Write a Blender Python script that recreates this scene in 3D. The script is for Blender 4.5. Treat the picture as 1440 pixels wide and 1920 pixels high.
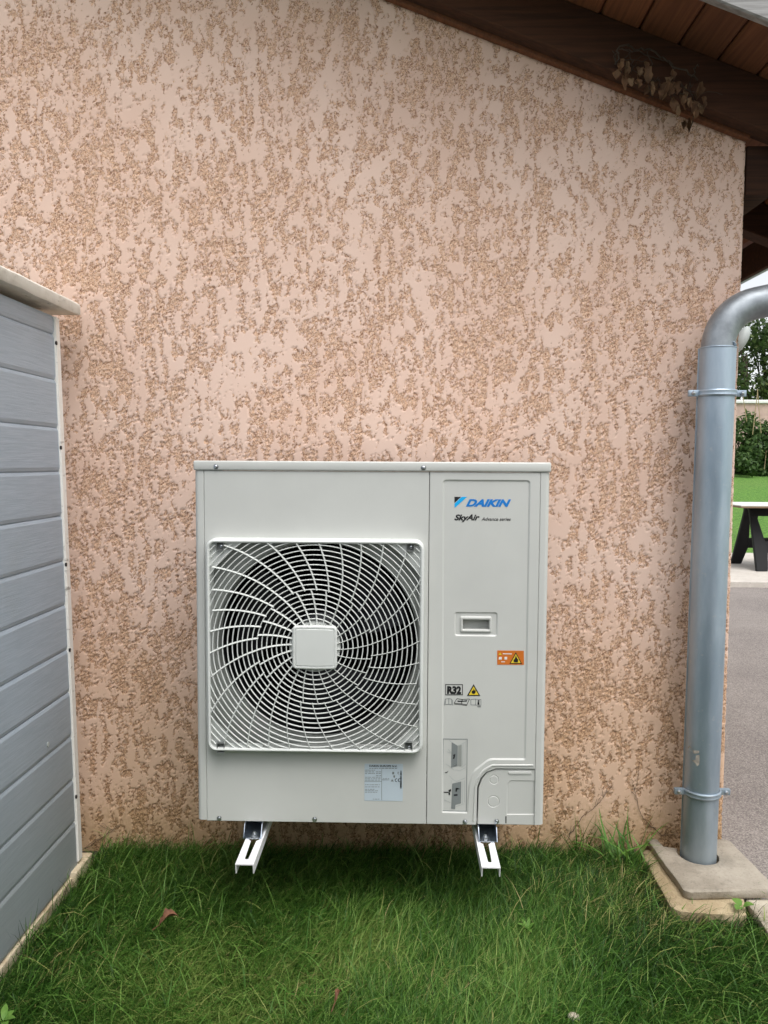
import bpy, bmesh, math, random
import numpy as np
from math import sin, cos, pi, radians, sqrt
from mathutils import Vector, Matrix
from mathutils.geometry import tessellate_polygon

for _o in list(bpy.data.objects):
    bpy.data.objects.remove(_o)
SC = bpy.context.scene
COL = SC.collection
rnd = random.Random(7)
R = np.random.default_rng(11)

# ------------------------------------------------------------------ camera
F, CX, CY = 1440.0, 720.0, 960.0          # focal length and centre of the 1440 x 1920 photograph
EYE = 1.300                               # camera height above the lawn
DW = 2.47                                 # distance to the rendered gable wall
DU = 2.03                                 # distance to the front of the outdoor unit
_Y = Vector((751 - CX, 868 - CY, F)).normalized()
_dn = Vector((-sin(.007), cos(.007), 0))
_D = (_dn - _Y * _dn.dot(_Y)).normalized()
_X = _D.cross(_Y)
_Z = -_D
cam_d = bpy.data.cameras.new('camera')
cam_d.sensor_fit = 'VERTICAL'; cam_d.sensor_height = 36; cam_d.lens = 36 * F / 1920
cam_d.clip_start = .05; cam_d.clip_end = 2000
cam = bpy.data.objects.new('camera', cam_d); COL.objects.link(cam)
right = Vector((_X[0], _Y[0], _Z[0])); down = Vector((_X[1], _Y[1], _Z[1])); fwd = Vector((_X[2], _Y[2], _Z[2]))
M = Matrix.Identity(4)
for i in range(3):
    M[i][0] = right[i]; M[i][1] = -down[i]; M[i][2] = -fwd[i]
M[2][3] = EYE
cam.matrix_world = M
SC.camera = cam

def ray(px, py):
    v = Vector((px - CX, py - CY, F))
    return Vector((v.dot(_X), v.dot(_Y), v.dot(_Z)))
def at(px, py, Y):                        # the point of the plane at depth Y
    w = ray(px, py); w = w * (Y / w.y); return Vector((w.x, w.y, w.z + EYE))
def atz(px, py, z):                       # the point at height z
    w = ray(px, py); w = w * ((z - EYE) / w.z); return Vector((w.x, w.y, z))
def atx(px, py, x):
    w = ray(px, py); w = w * (x / w.x); return Vector((x, w.y, w.z + EYE))

# ------------------------------------------------------------------ sky, sun, exposure
SUN_EL, SUN_AZ = radians(64), radians(155)      # bright overcast, light from behind the camera and a little right
world = bpy.data.worlds.new('World'); SC.world = world; world.use_nodes = True
wn = world.node_tree; wn.nodes.clear()
sky = wn.nodes.new('ShaderNodeTexSky'); sky.sky_type = 'NISHITA'; sky.sun_disc = False
sky.sun_elevation = SUN_EL; sky.sun_rotation = SUN_AZ; sky.dust_density = 3; sky.air_density = 1
bw = wn.nodes.new('ShaderNodeRGBToBW')
gm = wn.nodes.new('ShaderNodeMath'); gm.operation = 'MULTIPLY'; gm.inputs[1].default_value = 1.6
mx = wn.nodes.new('ShaderNodeMix'); mx.data_type = 'RGBA'; mx.inputs[0].default_value = .8
bg = wn.nodes.new('ShaderNodeBackground'); bg.inputs[1].default_value = .15
wo = wn.nodes.new('ShaderNodeOutputWorld')
wn.links.new(sky.outputs[0], bw.inputs[0]); wn.links.new(bw.outputs[0], gm.inputs[0])
wn.links.new(sky.outputs[0], mx.inputs[6]); wn.links.new(gm.outputs[0], mx.inputs[7])
wn.links.new(mx.outputs[2], bg.inputs[0]); wn.links.new(bg.outputs[0], wo.inputs[0])
sun_d = bpy.data.lights.new('sun', 'SUN'); sun_d.energy = .85; sun_d.angle = radians(35); sun_d.color = (1, .96, .9)
sun = bpy.data.objects.new('sun', sun_d); COL.objects.link(sun)
_sd = Vector((sin(SUN_AZ) * cos(SUN_EL), cos(SUN_AZ) * cos(SUN_EL), sin(SUN_EL)))
sun.rotation_euler = _sd.to_track_quat('Z', 'Y').to_euler()
SC.view_settings.view_transform = 'Standard'; SC.view_settings.look = 'None'
SC.view_settings.exposure = 0.6; SC.view_settings.gamma = 1
SC.render.engine = 'CYCLES'
SC.cycles.use_denoising = True
SC.cycles.max_bounces = 6; SC.cycles.diffuse_bounces = 3; SC.cycles.transparent_max_bounces = 8
SC.cycles.sample_clamp_indirect = 10

# ------------------------------------------------------------------ material helpers
class NT:
    def __init__(s, name):
        s.m = bpy.data.materials.new(name); s.m.use_nodes = True
        s.t = s.m.node_tree; s.b = s.t.nodes['Principled BSDF']; s.o = s.t.nodes['Material Output']
    def n(s, kind, **kw):
        nd = s.t.nodes.new('ShaderNode' + kind)
        for k, v in kw.items():
            if k.startswith('i_'):
                key = k[2:]; nd.inputs[int(key) if key.isdigit() else key].default_value = v
            else: setattr(nd, k, v)
        return nd
    def l(s, a, b): s.t.links.new(a, b); return b
    def coord(s): return s.n('TexCoord').outputs['Object']
    def map(s, vec, scale=(1, 1, 1), loc=(0, 0, 0), rot=(0, 0, 0)):
        m = s.n('Mapping'); m.inputs['Scale'].default_value = scale; m.inputs['Location'].default_value = loc; m.inputs['Rotation'].default_value = rot
        s.l(vec, m.inputs[0]); return m.outputs[0]
    def noise(s, vec, scale, detail=3, rough=.55, dist=0):
        n = s.n('TexNoise'); n.inputs['Scale'].default_value = scale; n.inputs['Detail'].default_value = detail
        n.inputs['Roughness'].default_value = rough; n.inputs['Distortion'].default_value = dist
        s.l(vec, n.inputs['Vector']); return n.outputs['Fac']
    def math(s, op, a, b=None, c=None, clamp=False):
        m = s.n('Math'); m.operation = op; m.use_clamp = clamp
        for i, v in enumerate((a, b, c)):
            if v is None: continue
            if isinstance(v, (int, float)): m.inputs[i].default_value = v
            else: s.l(v, m.inputs[i])
        return m.outputs[0]
    def step(s, v, lo, hi, a=0., b=1.):
        m = s.n('MapRange'); m.interpolation_type = 'SMOOTHSTEP'
        s.l(v, m.inputs[0])
        for i, q in enumerate((lo, hi, a, b)): m.inputs[1 + i].default_value = q
        return m.outputs[0]
    def mix(s, f, a, b, mode='MIX'):
        m = s.n('Mix', data_type='RGBA', blend_type=mode)
        for i, v in ((0, f), (6, a), (7, b)):
            if isinstance(v, (int, float)): m.inputs[i].default_value = v
            elif isinstance(v, tuple): m.inputs[i].default_value = v if len(v) == 4 else v + (1,)
            else: s.l(v, m.inputs[i])
        return m.outputs[2]
    def bump(s, h, strength=.5, dist=.01):
        b = s.n('Bump'); b.inputs['Strength'].default_value = strength; b.inputs['Distance'].default_value = dist
        s.l(h, b.inputs['Height']); s.l(b.outputs[0], s.b.inputs['Normal'])
    def base(s, c):
        if isinstance(c, tuple): s.b.inputs['Base Color'].default_value = c + (1,)
        else: s.l(c, s.b.inputs['Base Color'])
    def set(s, **kw):
        for k, v in kw.items(): s.b.inputs[k.replace('_', ' ')].default_value = v
        return s

def simple(name, c, rough=.5, metal=0., var=.06, scale=12, bump=0., bscale=200, spec=.5):
    t = NT(name); v = t.coord()
    n = t.noise(v, scale, 4, .6)
    f = t.step(n, .3, .7)
    a = tuple(x * (1 - var) for x in c); b = tuple(min(1, x * (1 + var)) for x in c)
    t.base(t.mix(f, a, b)); t.set(Roughness=rough, Metallic=metal, Specular_IOR_Level=spec)
    if bump: t.bump(t.noise(v, bscale, 3), bump, .002)
    return t.m

MATS = {}
# --- crushed ("knocked-down") render of the gable
def stucco(name, disp=True):
    t = NT(name); v = t.coord()
    w = t.n('TexNoise'); w.inputs['Scale'].default_value = 85; w.inputs['Detail'].default_value = 1; t.l(v, w.inputs['Vector'])
    off = t.n('VectorMath', operation='MULTIPLY_ADD'); t.l(w.outputs['Color'], off.inputs[0]); off.inputs[1].default_value = (.014, .014, .014); t.l(v, off.inputs[2])
    vv = off.outputs[0]
    big = t.noise(t.map(vv, (1, 1, .45)), 47, 2.0, .5)                 # trowelled islands, drawn out vertically
    mid = t.noise(t.map(vv, (1, 1, .8)), 112, 2, .6)
    fine = t.noise(vv, 200, 1, .6)
    tint = t.noise(v, 2.6, 2, .55)
    h0 = t.math('ADD', big, t.math('MULTIPLY', t.math('SUBTRACT', mid, .5), .68))
    h0 = t.math('ADD', h0, t.math('MULTIPLY', t.math('SUBTRACT', tint, .5), .34))
    flat = t.step(h0, .455, .495)                                       # 1 = pressed smooth
    rough = t.math('SUBTRACT', 1, flat)
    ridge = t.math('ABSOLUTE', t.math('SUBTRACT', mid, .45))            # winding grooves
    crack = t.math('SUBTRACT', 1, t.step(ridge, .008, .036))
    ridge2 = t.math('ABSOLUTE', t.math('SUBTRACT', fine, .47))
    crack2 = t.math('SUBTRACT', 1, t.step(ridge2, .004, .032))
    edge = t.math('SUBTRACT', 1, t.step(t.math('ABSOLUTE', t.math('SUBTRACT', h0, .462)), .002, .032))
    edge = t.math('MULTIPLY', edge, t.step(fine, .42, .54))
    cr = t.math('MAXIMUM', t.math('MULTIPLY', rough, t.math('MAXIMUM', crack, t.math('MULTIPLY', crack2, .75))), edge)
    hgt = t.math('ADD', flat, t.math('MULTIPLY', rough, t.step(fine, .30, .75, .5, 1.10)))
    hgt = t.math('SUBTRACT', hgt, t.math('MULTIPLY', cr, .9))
    # colour: tinted render, groove dirt and groove shade painted dark brown, earth splash near the ground
    c_flat = t.mix(t.step(tint, .35, .65), (.695, .490, .392), (.73, .54, .447))
    c_rough = t.mix(t.step(fine, .3, .7), (.685, .44, .295), (.75, .54, .415))
    c = t.mix(flat, c_rough, c_flat)
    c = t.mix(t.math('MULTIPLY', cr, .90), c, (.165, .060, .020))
    sep = t.n('SeparateXYZ'); t.l(v, sep.inputs[0])
    spl = t.step(t.math('ADD', sep.outputs[2], t.math('MULTIPLY', t.math('SUBTRACT', tint, .5), .7)), .0, 1.0, 1, 0)
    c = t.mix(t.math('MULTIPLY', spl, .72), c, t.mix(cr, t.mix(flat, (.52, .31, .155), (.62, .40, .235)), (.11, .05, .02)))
    foot_ = t.step(t.math('ADD', sep.outputs[2], t.math('MULTIPLY', t.math('SUBTRACT', mid, .5), .25)), .05, .24, .55, 0)
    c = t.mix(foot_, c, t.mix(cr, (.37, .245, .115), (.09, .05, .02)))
    t.base(c); t.set(Roughness=.93, Specular_IOR_Level=.25)
    if disp:
        d = t.n('Displacement'); d.inputs['Midlevel'].default_value = 1.0; d.inputs['Scale'].default_value = .0038
        t.l(hgt, d.inputs['Height']); t.l(d.outputs[0], t.o.inputs['Displacement'])
        t.m.displacement_method = 'DISPLACEMENT'
    else: t.bump(hgt, .8, .005)
    return t.m
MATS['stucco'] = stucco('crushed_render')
MATS['garden_render'] = simple('garden_wall_render', (.50, .36, .31), .9, var=.12, scale=6)

def wood(name, a, b, axis=(1, 30, 30), rough=.7, bump=.3):
    t = NT(name); v = t.coord()
    g = t.noise(t.map(v, axis), 3, 5, .6, .6)
    inf = t.n('ObjectInfo').outputs['Random']
    c = t.mix(t.step(g, .3, .7), a, b)
    hs = t.n('HueSaturation'); t.l(c, hs.inputs['Color'])
    t.l(t.math('MULTIPLY_ADD', inf, .5, .75), hs.inputs['Value'])
    t.base(hs.outputs[0]); t.set(Roughness=rough); t.bump(g, bump, .003)
    return t.m
MATS['rafter'] = wood('dark_stained_timber', (.030, .011, .005), (.060, .022, .009), (1, 25, 25), .95)
MATS['soffit'] = wood('brown_stained_boards', (.110, .037, .014), (.185, .068, .026), (30, 1, 30))
MATS['verge'] = wood('weathered_grey_board', (.16, .155, .15), (.27, .265, .26), (1.5, 25, 25), .6)
MATS['roof'] = simple('roof_tiles', (.25, .11, .07), .85, var=.2)

def paint(name, c, rough=.38):
    t = NT(name); v = t.coord()
    n = t.noise(v, 3.5, 4, .6)
    c2 = tuple(x * .93 for x in c)
    col = t.mix(t.step(n, .35, .7), c, c2)
    dirt = t.noise(t.map(v, (1, 1, .35)), 30, 5, .7)
    col = t.mix(t.step(dirt, .6, .85, 0, .10), col, (.30, .27, .22))
    t.base(col); t.set(Roughness=rough)
    t.l(t.step(n, .2, .8, rough - .05, rough + .1), t.b.inputs['Roughness'])
    t.bump(t.noise(v, 900, 2), .05, .0006)
    return t.m
MATS['unit'] = paint('ivory_powder_coat', (.575, .583, .555))
MATS['grille'] = paint('ivory_plastic', (.67, .69, .665), .42)
MATS['bell'] = simple('grey_moulding', (.30, .315, .295), .5, var=.05)
MATS['pocket'] = simple('pocket_plastic', (.15, .16, .155), .5, var=.05)
MATS['white'] = paint('white_powder_coat', (.80, .80, .81), .35)
MATS['fan'] = simple('dark_fan_plastic', (.022, .023, .030), .35)
MATS['dark'] = simple('dark_interior', (.008, .008, .009), .8)
MATS['zincbright'] = simple('zinc_plated_steel', (.50, .56, .64), .28, 1.0, var=.15, scale=60)
MATS['steel'] = simple('screw_steel', (.55, .57, .60), .3, 1.0, var=.1, scale=100)
MATS['scuff'] = simple('pale_scuff', (.42, .38, .33), .8, var=.2, scale=90)
MATS['black'] = simple('black_print', (.012, .012, .014), .5)
MATS['grey_print'] = simple('grey_print', (.20, .22, .22), .5)
MATS['light_print'] = simple('pale_print', (.42, .45, .44), .5)
MATS['blue'] = simple('blue_print', (.008, .19, .58), .4)
MATS['cyan'] = simple('light_blue_print', (.01, .42, .86), .4)
MATS['orange'] = simple('orange_print', (.60, .16, .02), .45)
MATS['yellow'] = simple('yellow_print', (.75, .56, .04), .45)
MATS['paper'] = simple('label_paper', (.50, .58, .64), .4, var=.02)
MATS['plastic_black'] = simple('black_plastic', (.010, .010, .011), .6, spec=.25)
MATS['board_white'] = simple('white_laminate', (.78, .78, .76), .4)
MATS['board_edge'] = simple('chipboard_edge', (.20, .13, .08), .7)
MATS['leaf_dry'] = simple('dry_leaf', (.135, .070, .032), .8, var=.35, scale=30)
MATS['leaf_rust'] = simple('rust_leaf', (.15, .062, .030), .8, var=.35, scale=60)
MATS['leaf_pale'] = simple('pale_dry_leaf', (.21, .13, .068), .8, var=.35, scale=30)
MATS['vine'] = simple('dry_stem', (.055, .04, .028), .9, var=.2)
MATS['cane'] = simple('bamboo_cane', (.36, .27, .15), .6)
MATS['soil'] = simple('soil', (.035, .028, .016), .95, var=.4, scale=25, bump=.6, bscale=90)

def zinc(name):
    t = NT(name); v = t.coord()
    n = t.noise(t.map(v, (1, 1, .25)), 9, 5, .65)
    n2 = t.noise(v, 60, 3, .6)
    c = t.mix(t.step(n, .3, .7), (.31, .395, .48), (.45, .53, .61))
    c = t.mix(t.step(n2, .60, .75, 0, .5), c, (.52, .55, .56))
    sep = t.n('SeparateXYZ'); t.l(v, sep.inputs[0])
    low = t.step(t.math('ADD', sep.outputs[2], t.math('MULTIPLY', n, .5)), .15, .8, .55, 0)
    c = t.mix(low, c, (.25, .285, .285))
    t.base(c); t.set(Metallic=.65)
    t.l(t.step(n, .2, .8, .36, .56), t.b.inputs['Roughness'])
    t.bump(n2, .06, .002)
    return t.m
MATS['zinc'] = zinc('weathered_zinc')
MATS['zinc_dull'] = simple('dull_zinc', (.29, .315, .34), .50, .7, var=.18, scale=22, bump=.1, bscale=60)

def cladding(name):
    t = NT(name); v = t.coord()
    g = t.noise(t.map(v, (1, 1.6, 34)), 5, 5, .65, .4)
    g2 = t.noise(t.map(v, (1, .8, 60)), 9, 3, .6)
    c = t.mix(t.step(g, .3, .72), (.315, .375, .44), (.385, .445, .515))
    c = t.mix(t.step(g2, .62, .78, 0, .5), c, (.50, .53, .555))
    d = t.noise(t.map(v, (1, 1, .5)), 4, 4, .6)
    c = t.mix(t.step(d, .5, .8, 0, .28), c, (.28, .30, .295))
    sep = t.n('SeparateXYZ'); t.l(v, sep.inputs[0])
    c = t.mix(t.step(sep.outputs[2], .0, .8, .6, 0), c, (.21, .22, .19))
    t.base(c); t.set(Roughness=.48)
    t.bump(t.math('ADD', g, t.math('MULTIPLY', g2, .6)), .22, .003)
    return t.m
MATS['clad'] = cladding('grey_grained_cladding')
def dirty_white(name, c, dirt, amt):
    t = NT(name); v = t.coord()
    n = t.noise(v, 14, 5, .7); n2 = t.noise(t.map(v, (1, .3, 1)), 40, 4, .7)
    col = t.mix(t.step(n, .42, .75, 0, amt), c, dirt)
    col = t.mix(t.step(n2, .6, .72, 0, .75), col, tuple(x * .35 for x in dirt))
    t.base(col); t.set(Roughness=.75); t.bump(n2, .3, .003)
    return t.m
MATS['coping'] = dirty_white('weathered_white_coping', (.74, .71, .65), (.38, .33, .26), .5)
MATS['sill'] = dirty_white('old_cream_sill', (.62, .53, .38), (.33, .23, .12), .7)
MATS['strip'] = dirty_white('white_edge_strip', (.84, .82, .78), (.66, .62, .56), .2)

def stone(name, a, b, spot):
    t = NT(name); v = t.coord()
    n = t.noise(v, 9, 6, .7); n2 = t.noise(v, 120, 4, .7); n3 = t.noise(v, 28, 4, .7)
    c = t.mix(t.step(n, .3, .7), a, b)
    c = t.mix(t.step(n2, .55, .72, 0, .6), c, spot)
    c = t.mix(t.step(n3, .55, .75, 0, .45), c, tuple(x * .5 for x in a))
    t.base(c); t.set(Roughness=.92, Specular_IOR_Level=.3)
    t.bump(t.math('ADD', n2, t.math('MULTIPLY', n3, 2.0)), .6, .004)
    return t.m
MATS['slab'] = stone('weathered_concrete_slab', (.285, .25, .20), (.40, .355, .29), (.15, .13, .10))
MATS['slab2'] = stone('yellowed_concrete_slab', (.34, .26, .155), (.46, .37, .24), (.2, .15, .09))
MATS['kerb'] = stone('pale_kerb_stone', (.42, .36, .28), (.52, .47, .38), (.25, .2, .15))
MATS['terrace'] = stone('pale_terrace_paving', (.50, .46, .41), (.58, .54, .49), (.42, .38, .33))
def tarmac(name):
    t = NT(name); v = t.coord()
    n = t.noise(v, 1.2, 4, .6); g = t.noise(v, 160, 3, .8); n3 = t.noise(v, 7, 4, .7)
    c = t.mix(t.step(n, .35, .7), (.19, .165, .155), (.26, .23, .21))
    c = t.mix(t.step(g, .52, .62, 0, .75), c, (.42, .375, .34))
    c = t.mix(t.step(g, .48, .38, 0, .75), c, (.085, .075, .07))
    c = t.mix(t.step(n3, .6, .8, 0, .5), c, (.23, .18, .14))
    t.base(c); t.set(Roughness=.9); t.bump(g, .8, .004)
    return t.m
MATS['tarmac'] = tarmac('old_tarmac')
def lawn_far(name):
    t = NT(name); v = t.coord()
    n = t.noise(v, 22, 6, .85); n2 = t.noise(v, .8, 3, .6)
    c = t.mix(t.step(n, .38, .62), (.045, .14, .014), (.17, .36, .05))
    c = t.mix(t.step(n2, .4, .7, 0, .4), c, (.14, .24, .05))
    t.base(c); t.set(Roughness=.9); t.bump(n, .9, .05)
    return t.m
MATS['lawn_far'] = lawn_far('mown_lawn')

def leafmat(name, cols, trans=.35, attr=True, rough=.55):
    t = NT(name)
    a = t.n('Attribute', attribute_name='tone').outputs['Fac']
    r = t.n('ValToRGB'); e = r.color_ramp.elements
    while len(e) < len(cols): e.new(.5)
    for i, (p, c) in enumerate(cols): e[i].position = p; e[i].color = c + (1,)
    t.l(a, r.inputs[0]); t.base(r.outputs[0]); t.set(Roughness=rough, Specular_IOR_Level=.35)
    tr = t.n('BsdfTranslucent'); t.l(r.outputs[0], tr.inputs[0])
    ms = t.n('MixShader'); ms.inputs[0].default_value = trans
    t.l(t.b.outputs[0], ms.inputs[1]); t.l(tr.outputs[0], ms.inputs[2]); t.l(ms.outputs[0], t.o.inputs[0])
    return t.m
MATS['grass'] = leafmat('grass_blades', [(0, (.009, .034, .005)), (.35, (.036, .108, .012)), (.65, (.080, .195, .026)), (.86, (.20, .34, .07)), (.95, (.36, .37, .12)), (1, (.46, .38, .17))])
MATS['weed'] = leafmat('weed_leaves', [(0, (.06, .16, .025)), (.5, (.12, .26, .045)), (1, (.20, .36, .07))])
MATS['shrub'] = leafmat('shrub_leaves', [(0, (.025, .055, .014)), (.5, (.06, .12, .03)), (1, (.15, .22, .07))])
MATS['tree'] = leafmat('tree_leaves', [(0, (.028, .05, .015)), (.5, (.06, .105, .03)), (1, (.14, .18, .06))])

# ------------------------------------------------------------------ object helpers
WLOC = {}
def empty(name, loc, label=None, cat=None, group=None):
    o = bpy.data.objects.new(name, None); o.empty_display_size = .1; o.location = loc
    COL.objects.link(o); WLOC[o.name] = Vector(loc)
    tag(o, label, cat, group); return o
def tag(o, label=None, cat=None, group=None, kind=None):
    if label: o['label'] = label
    if cat: o['category'] = cat
    if group: o['group'] = group
    if kind: o['kind'] = kind
    return o
def link(name, me, m, parent=None, origin=None):
    """mesh in world coordinates -> object with its origin at parent's origin (or at 'origin')"""
    o = bpy.data.objects.new(name, me)
    org = Vector(origin) if origin is not None else (WLOC[parent.name].copy() if parent else Vector((0, 0, 0)))
    if org.length > 0: me.transform(Matrix.Translation(-org))
    COL.objects.link(o)
    if parent:
        o.parent = parent; o.location = org - WLOC[parent.name]
    else: o.location = org
    WLOC[o.name] = org
    if m is not None: me.materials.append(MATS[m] if isinstance(m, str) else m)
    return o
def obj(name, bm, m, parent=None, smooth=None, origin=None):
    me = bpy.data.meshes.new(name)
    bmesh.ops.recalc_face_normals(bm, faces=bm.faces[:])
    bm.to_mesh(me); bm.free()
    if smooth is not None:
        for p in me.polygons: p.use_smooth = True
        try: me.set_sharp_from_angle(angle=radians(smooth))
        except Exception: pass
    return link(name, me, m, parent, origin)
def npmesh(name, verts, quads, m, parent=None, attr=None, smooth=True, origin=None):
    me = bpy.data.meshes.new(name)
    verts = np.asarray(verts, dtype=np.float32); quads = np.asarray(quads, dtype=np.int32); k = quads.shape[1]
    me.vertices.add(len(verts)); me.vertices.foreach_set('co', verts.ravel())
    me.loops.add(quads.size); me.loops.foreach_set('vertex_index', quads.ravel())
    me.polygons.add(len(quads)); me.polygons.foreach_set('loop_start', np.arange(0, quads.size, k, dtype=np.int32))
    if smooth: me.polygons.foreach_set('use_smooth', np.ones(len(quads), dtype=bool))
    me.update(calc_edges=True)
    if attr is not None:
        a = me.attributes.new('tone', 'FLOAT', 'POINT'); a.data.foreach_set('value', np.asarray(attr, dtype=np.float32))
    return link(name, me, m, parent, origin)

def box(bm, x0, x1, y0, y1, z0, z1, bev=0., seg=2):
    ps = [(x, y, z) for x in (x0, x1) for y in (y0, y1) for z in (z0, z1)]
    v = [bm.verts.new(p) for p in ps]
    fs = [bm.faces.new([v[i] for i in q]) for q in ((0, 1, 3, 2), (4, 6, 7, 5), (0, 4, 5, 1), (2, 3, 7, 6), (0, 2, 6, 4), (1, 5, 7, 3))]
    if bev:
        es = list({e for f in fs for e in f.edges})
        bmesh.ops.bevel(bm, geom=es, offset=bev, segments=seg, profile=.5, affect='EDGES')
    return v
def boxo(name, m, parent, *a, bev=0., **k):
    bm = bmesh.new(); box(bm, *a, bev=bev); return obj(name, bm, m, parent, smooth=40 if bev else None, **k)

def sweep(bm, pts, prof, frames=None, closed=False, cap=True):
    """prof: list of (a,b) offsets along frame axes (A,B) at each point"""
    rings = []
    n = len(pts)
    for i, p in enumerate(pts):
        p = Vector(p)
        if frames: A, B = frames[i]
        else:
            t = (Vector(pts[min(i + 1, n - 1)]) - Vector(pts[max(i - 1, 0)])).normalized()
            ref = Vector((0, 0, 1)) if abs(t.z) < .9 else Vector((1, 0, 0))
            A = t.cross(ref).normalized(); B = A.cross(t)
        pr = prof[i] if isinstance(prof[0][0], (tuple, list)) else prof
        rings.append([bm.verts.new(p + A * a + B * b) for a, b in pr])
    m = len(rings[0])
    rr = list(zip(rings, rings[1:])) + ([(rings[-1], rings[0])] if closed else [])
    for r0, r1 in rr:
        for j in range(m):
            bm.faces.new((r0[j], r0[(j + 1) % m], r1[(j + 1) % m], r1[j]))
    if cap and not closed:
        bm.faces.new(rings[0]); bm.faces.new(rings[-1][::-1])
def circ(r, n=10): return [(r * cos(2 * pi * i / n), r * sin(2 * pi * i / n)) for i in range(n)]
def tube(bm, pts, r, n=8):
    if isinstance(r, (int, float)): sweep(bm, pts, circ(r, n))
    else: sweep(bm, pts, [circ(q, n) for q in r])

def fillet(pts, rad, n=5):
    """round the corners of a polygon; rad a number or a list"""
    out = []
    N = len(pts)
    for i in range(N):
        p = Vector(pts[i]); a = Vector(pts[i - 1]); b = Vector(pts[(i + 1) % N])
        r = rad[i] if isinstance(rad, (list, tuple)) else rad
        if r <= 0: out.append(p); continue
        u = (a - p).normalized(); v = (b - p).normalized()
        ang = u.angle(v); d = min(r / math.tan(ang / 2), (a - p).length * .49, (b - p).length * .49); r2 = d * math.tan(ang / 2)
        c = p + (u + v).normalized() * (r2 / sin(ang / 2))
        s = p + u * d - c; e = p + v * d - c
        for k in range(n + 1):
            t = k / n; q = (s * (1 - t) + e * t); out.append(c + q.normalized() * r2)
    return [(q.x, q.y) for q in out]
def rrect(x0, x1, z0, z1, r, n=5): return fillet([(x0, z0), (x1, z0), (x1, z1), (x0, z1)], r, n)
def ccw(p):
    a = sum(p[i - 1][0] * p[i][1] - p[i][0] * p[i - 1][1] for i in range(len(p)))
    return list(p) if a > 0 else list(p)[::-1]
def inset(p, d):
    N = len(p); out = []
    for i in range(N):
        a = Vector(p[i - 1]); b = Vector(p[i]); c = Vector(p[(i + 1) % N])
        e0 = (b - a); e1 = (c - b)
        n0 = Vector((-e0.y, e0.x)).normalized(); n1 = Vector((-e1.y, e1.x)).normalized()
        m = (n0 + n1)
        if m.length < 1e-6: m = n0
        m.normalize(); k = max(.4, m.dot(n0))
        q = b + m * (d / k); out.append((q.x, q.y))
    return out
def fill(bm, loops3, y):
    """triangulated face between an outline and holes, lists of BMVerts"""
    tr = tessellate_polygon([[Vector((v.co.x, v.co.z, 0)) for v in l] for l in loops3])
    flat = [v for l in loops3 for v in l]
    for t in tr:
        try: bm.faces.new([flat[i] for i in t])
        except ValueError: pass
def ringv(bm, loop, y): return [bm.verts.new((x, y, z)) for x, z in loop]
def bridge(bm, a, b):
    n = len(a)
    for i in range(n):
        try: bm.faces.new((a[i], a[(i + 1) % n], b[(i + 1) % n], b[i]))
        except ValueError: pass
def emboss(bm, outer_v, feats, y):
    """fill the region inside outer_v at depth y, with stepped features: (loop, slope width, depth(+ = into the panel), sub features or None=hole)"""
    loops = [outer_v]
    for loop, w, d, sub in feats:
        loop = ccw(loop); o = ringv(bm, loop, y); loops.append(o)
        mid = ringv(bm, inset(loop, w * .5), y + d * .5)
        i = ringv(bm, inset(loop, w), y + d)
        bridge(bm, o, mid); bridge(bm, mid, i)
        if sub is not None: emboss(bm, i, sub, y + d)
    fill(bm, loops, y)
def plate(name, outer, feats, y, m, parent, thick=.012, bev=.0015, smooth=30):
    bm = bmesh.new(); outer = ccw(outer)
    back = ringv(bm, outer, y + thick); o1 = ringv(bm, outer, y + bev); o2 = ringv(bm, inset(outer, bev), y)
    bridge(bm, back, o1); bridge(bm, o1, o2)
    emboss(bm, o2, feats, y)
    return obj(name, bm, m, parent, smooth=smooth)
def flatpoly(name, loop, y, m, parent, holes=(), lift=.0006):
    bm = bmesh.new(); ls = [ringv(bm, ccw(loop), y)] + [ringv(bm, ccw(h), y) for h in holes]
    fill(bm, ls, y)
    r = bmesh.ops.extrude_face_region(bm, geom=bm.faces[:])
    for v in [g for g in r['geom'] if isinstance(g, bmesh.types.BMVert)]: v.co.y += lift
    return obj(name, bm, m, parent)
def polys(name, lst, y, m, parent, lift=.0004):
    """several small print marks as one print layer"""
    bm = bmesh.new()
    for loop in lst:
        v = ringv(bm, ccw(loop), y)
        fill(bm, [v], y)
    return obj(name, bm, m, parent)
def stroke(a, b, w):
    a = Vector(a); b = Vector(b); t = (b - a).normalized(); n = Vector((-t.y, t.x)) * w / 2
    return [tuple(a + n), tuple(a - n), tuple(b - n), tuple(b + n)]
def text(name, s, x0, x1, zbase, caph, y, m, parent, shear=0., bold=0.):
    cu = bpy.data.curves.new(name, 'FONT'); cu.body = s; cu.shear = shear; cu.offset = bold; cu.size = 1; cu.resolution_u = 4
    to = bpy.data.objects.new(name, cu); COL.objects.link(to)
    bpy.context.view_layer.update()
    me = bpy.data.meshes.new_from_object(to.evaluated_get(bpy.context.evaluated_depsgraph_get()))
    bpy.data.objects.remove(to); bpy.data.curves.remove(cu)
    co = np.array([v.co[:] for v in me.vertices]); lo = co.min(0); hi = co.max(0)
    sx = (x1 - x0) / (hi[0] - lo[0]); sy = caph / .70
    for v in me.vertices: v.co = (x0 + (v.co.x - lo[0]) * sx, y, zbase + v.co.y * sy)
    me.name = name
    return link(name, me, m, parent)
def lathe_y(bm, prof, cx, cz, n=48, cap=False):
    rings = [[bm.verts.new((cx + r * cos(2 * pi * i / n), y, cz + r * sin(2 * pi * i / n))) for i in range(n)] for r, y in prof]
    for a, b in zip(rings, rings[1:]): bridge(bm, a, b)
    if cap: bm.faces.new(rings[-1])
    return rings

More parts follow.
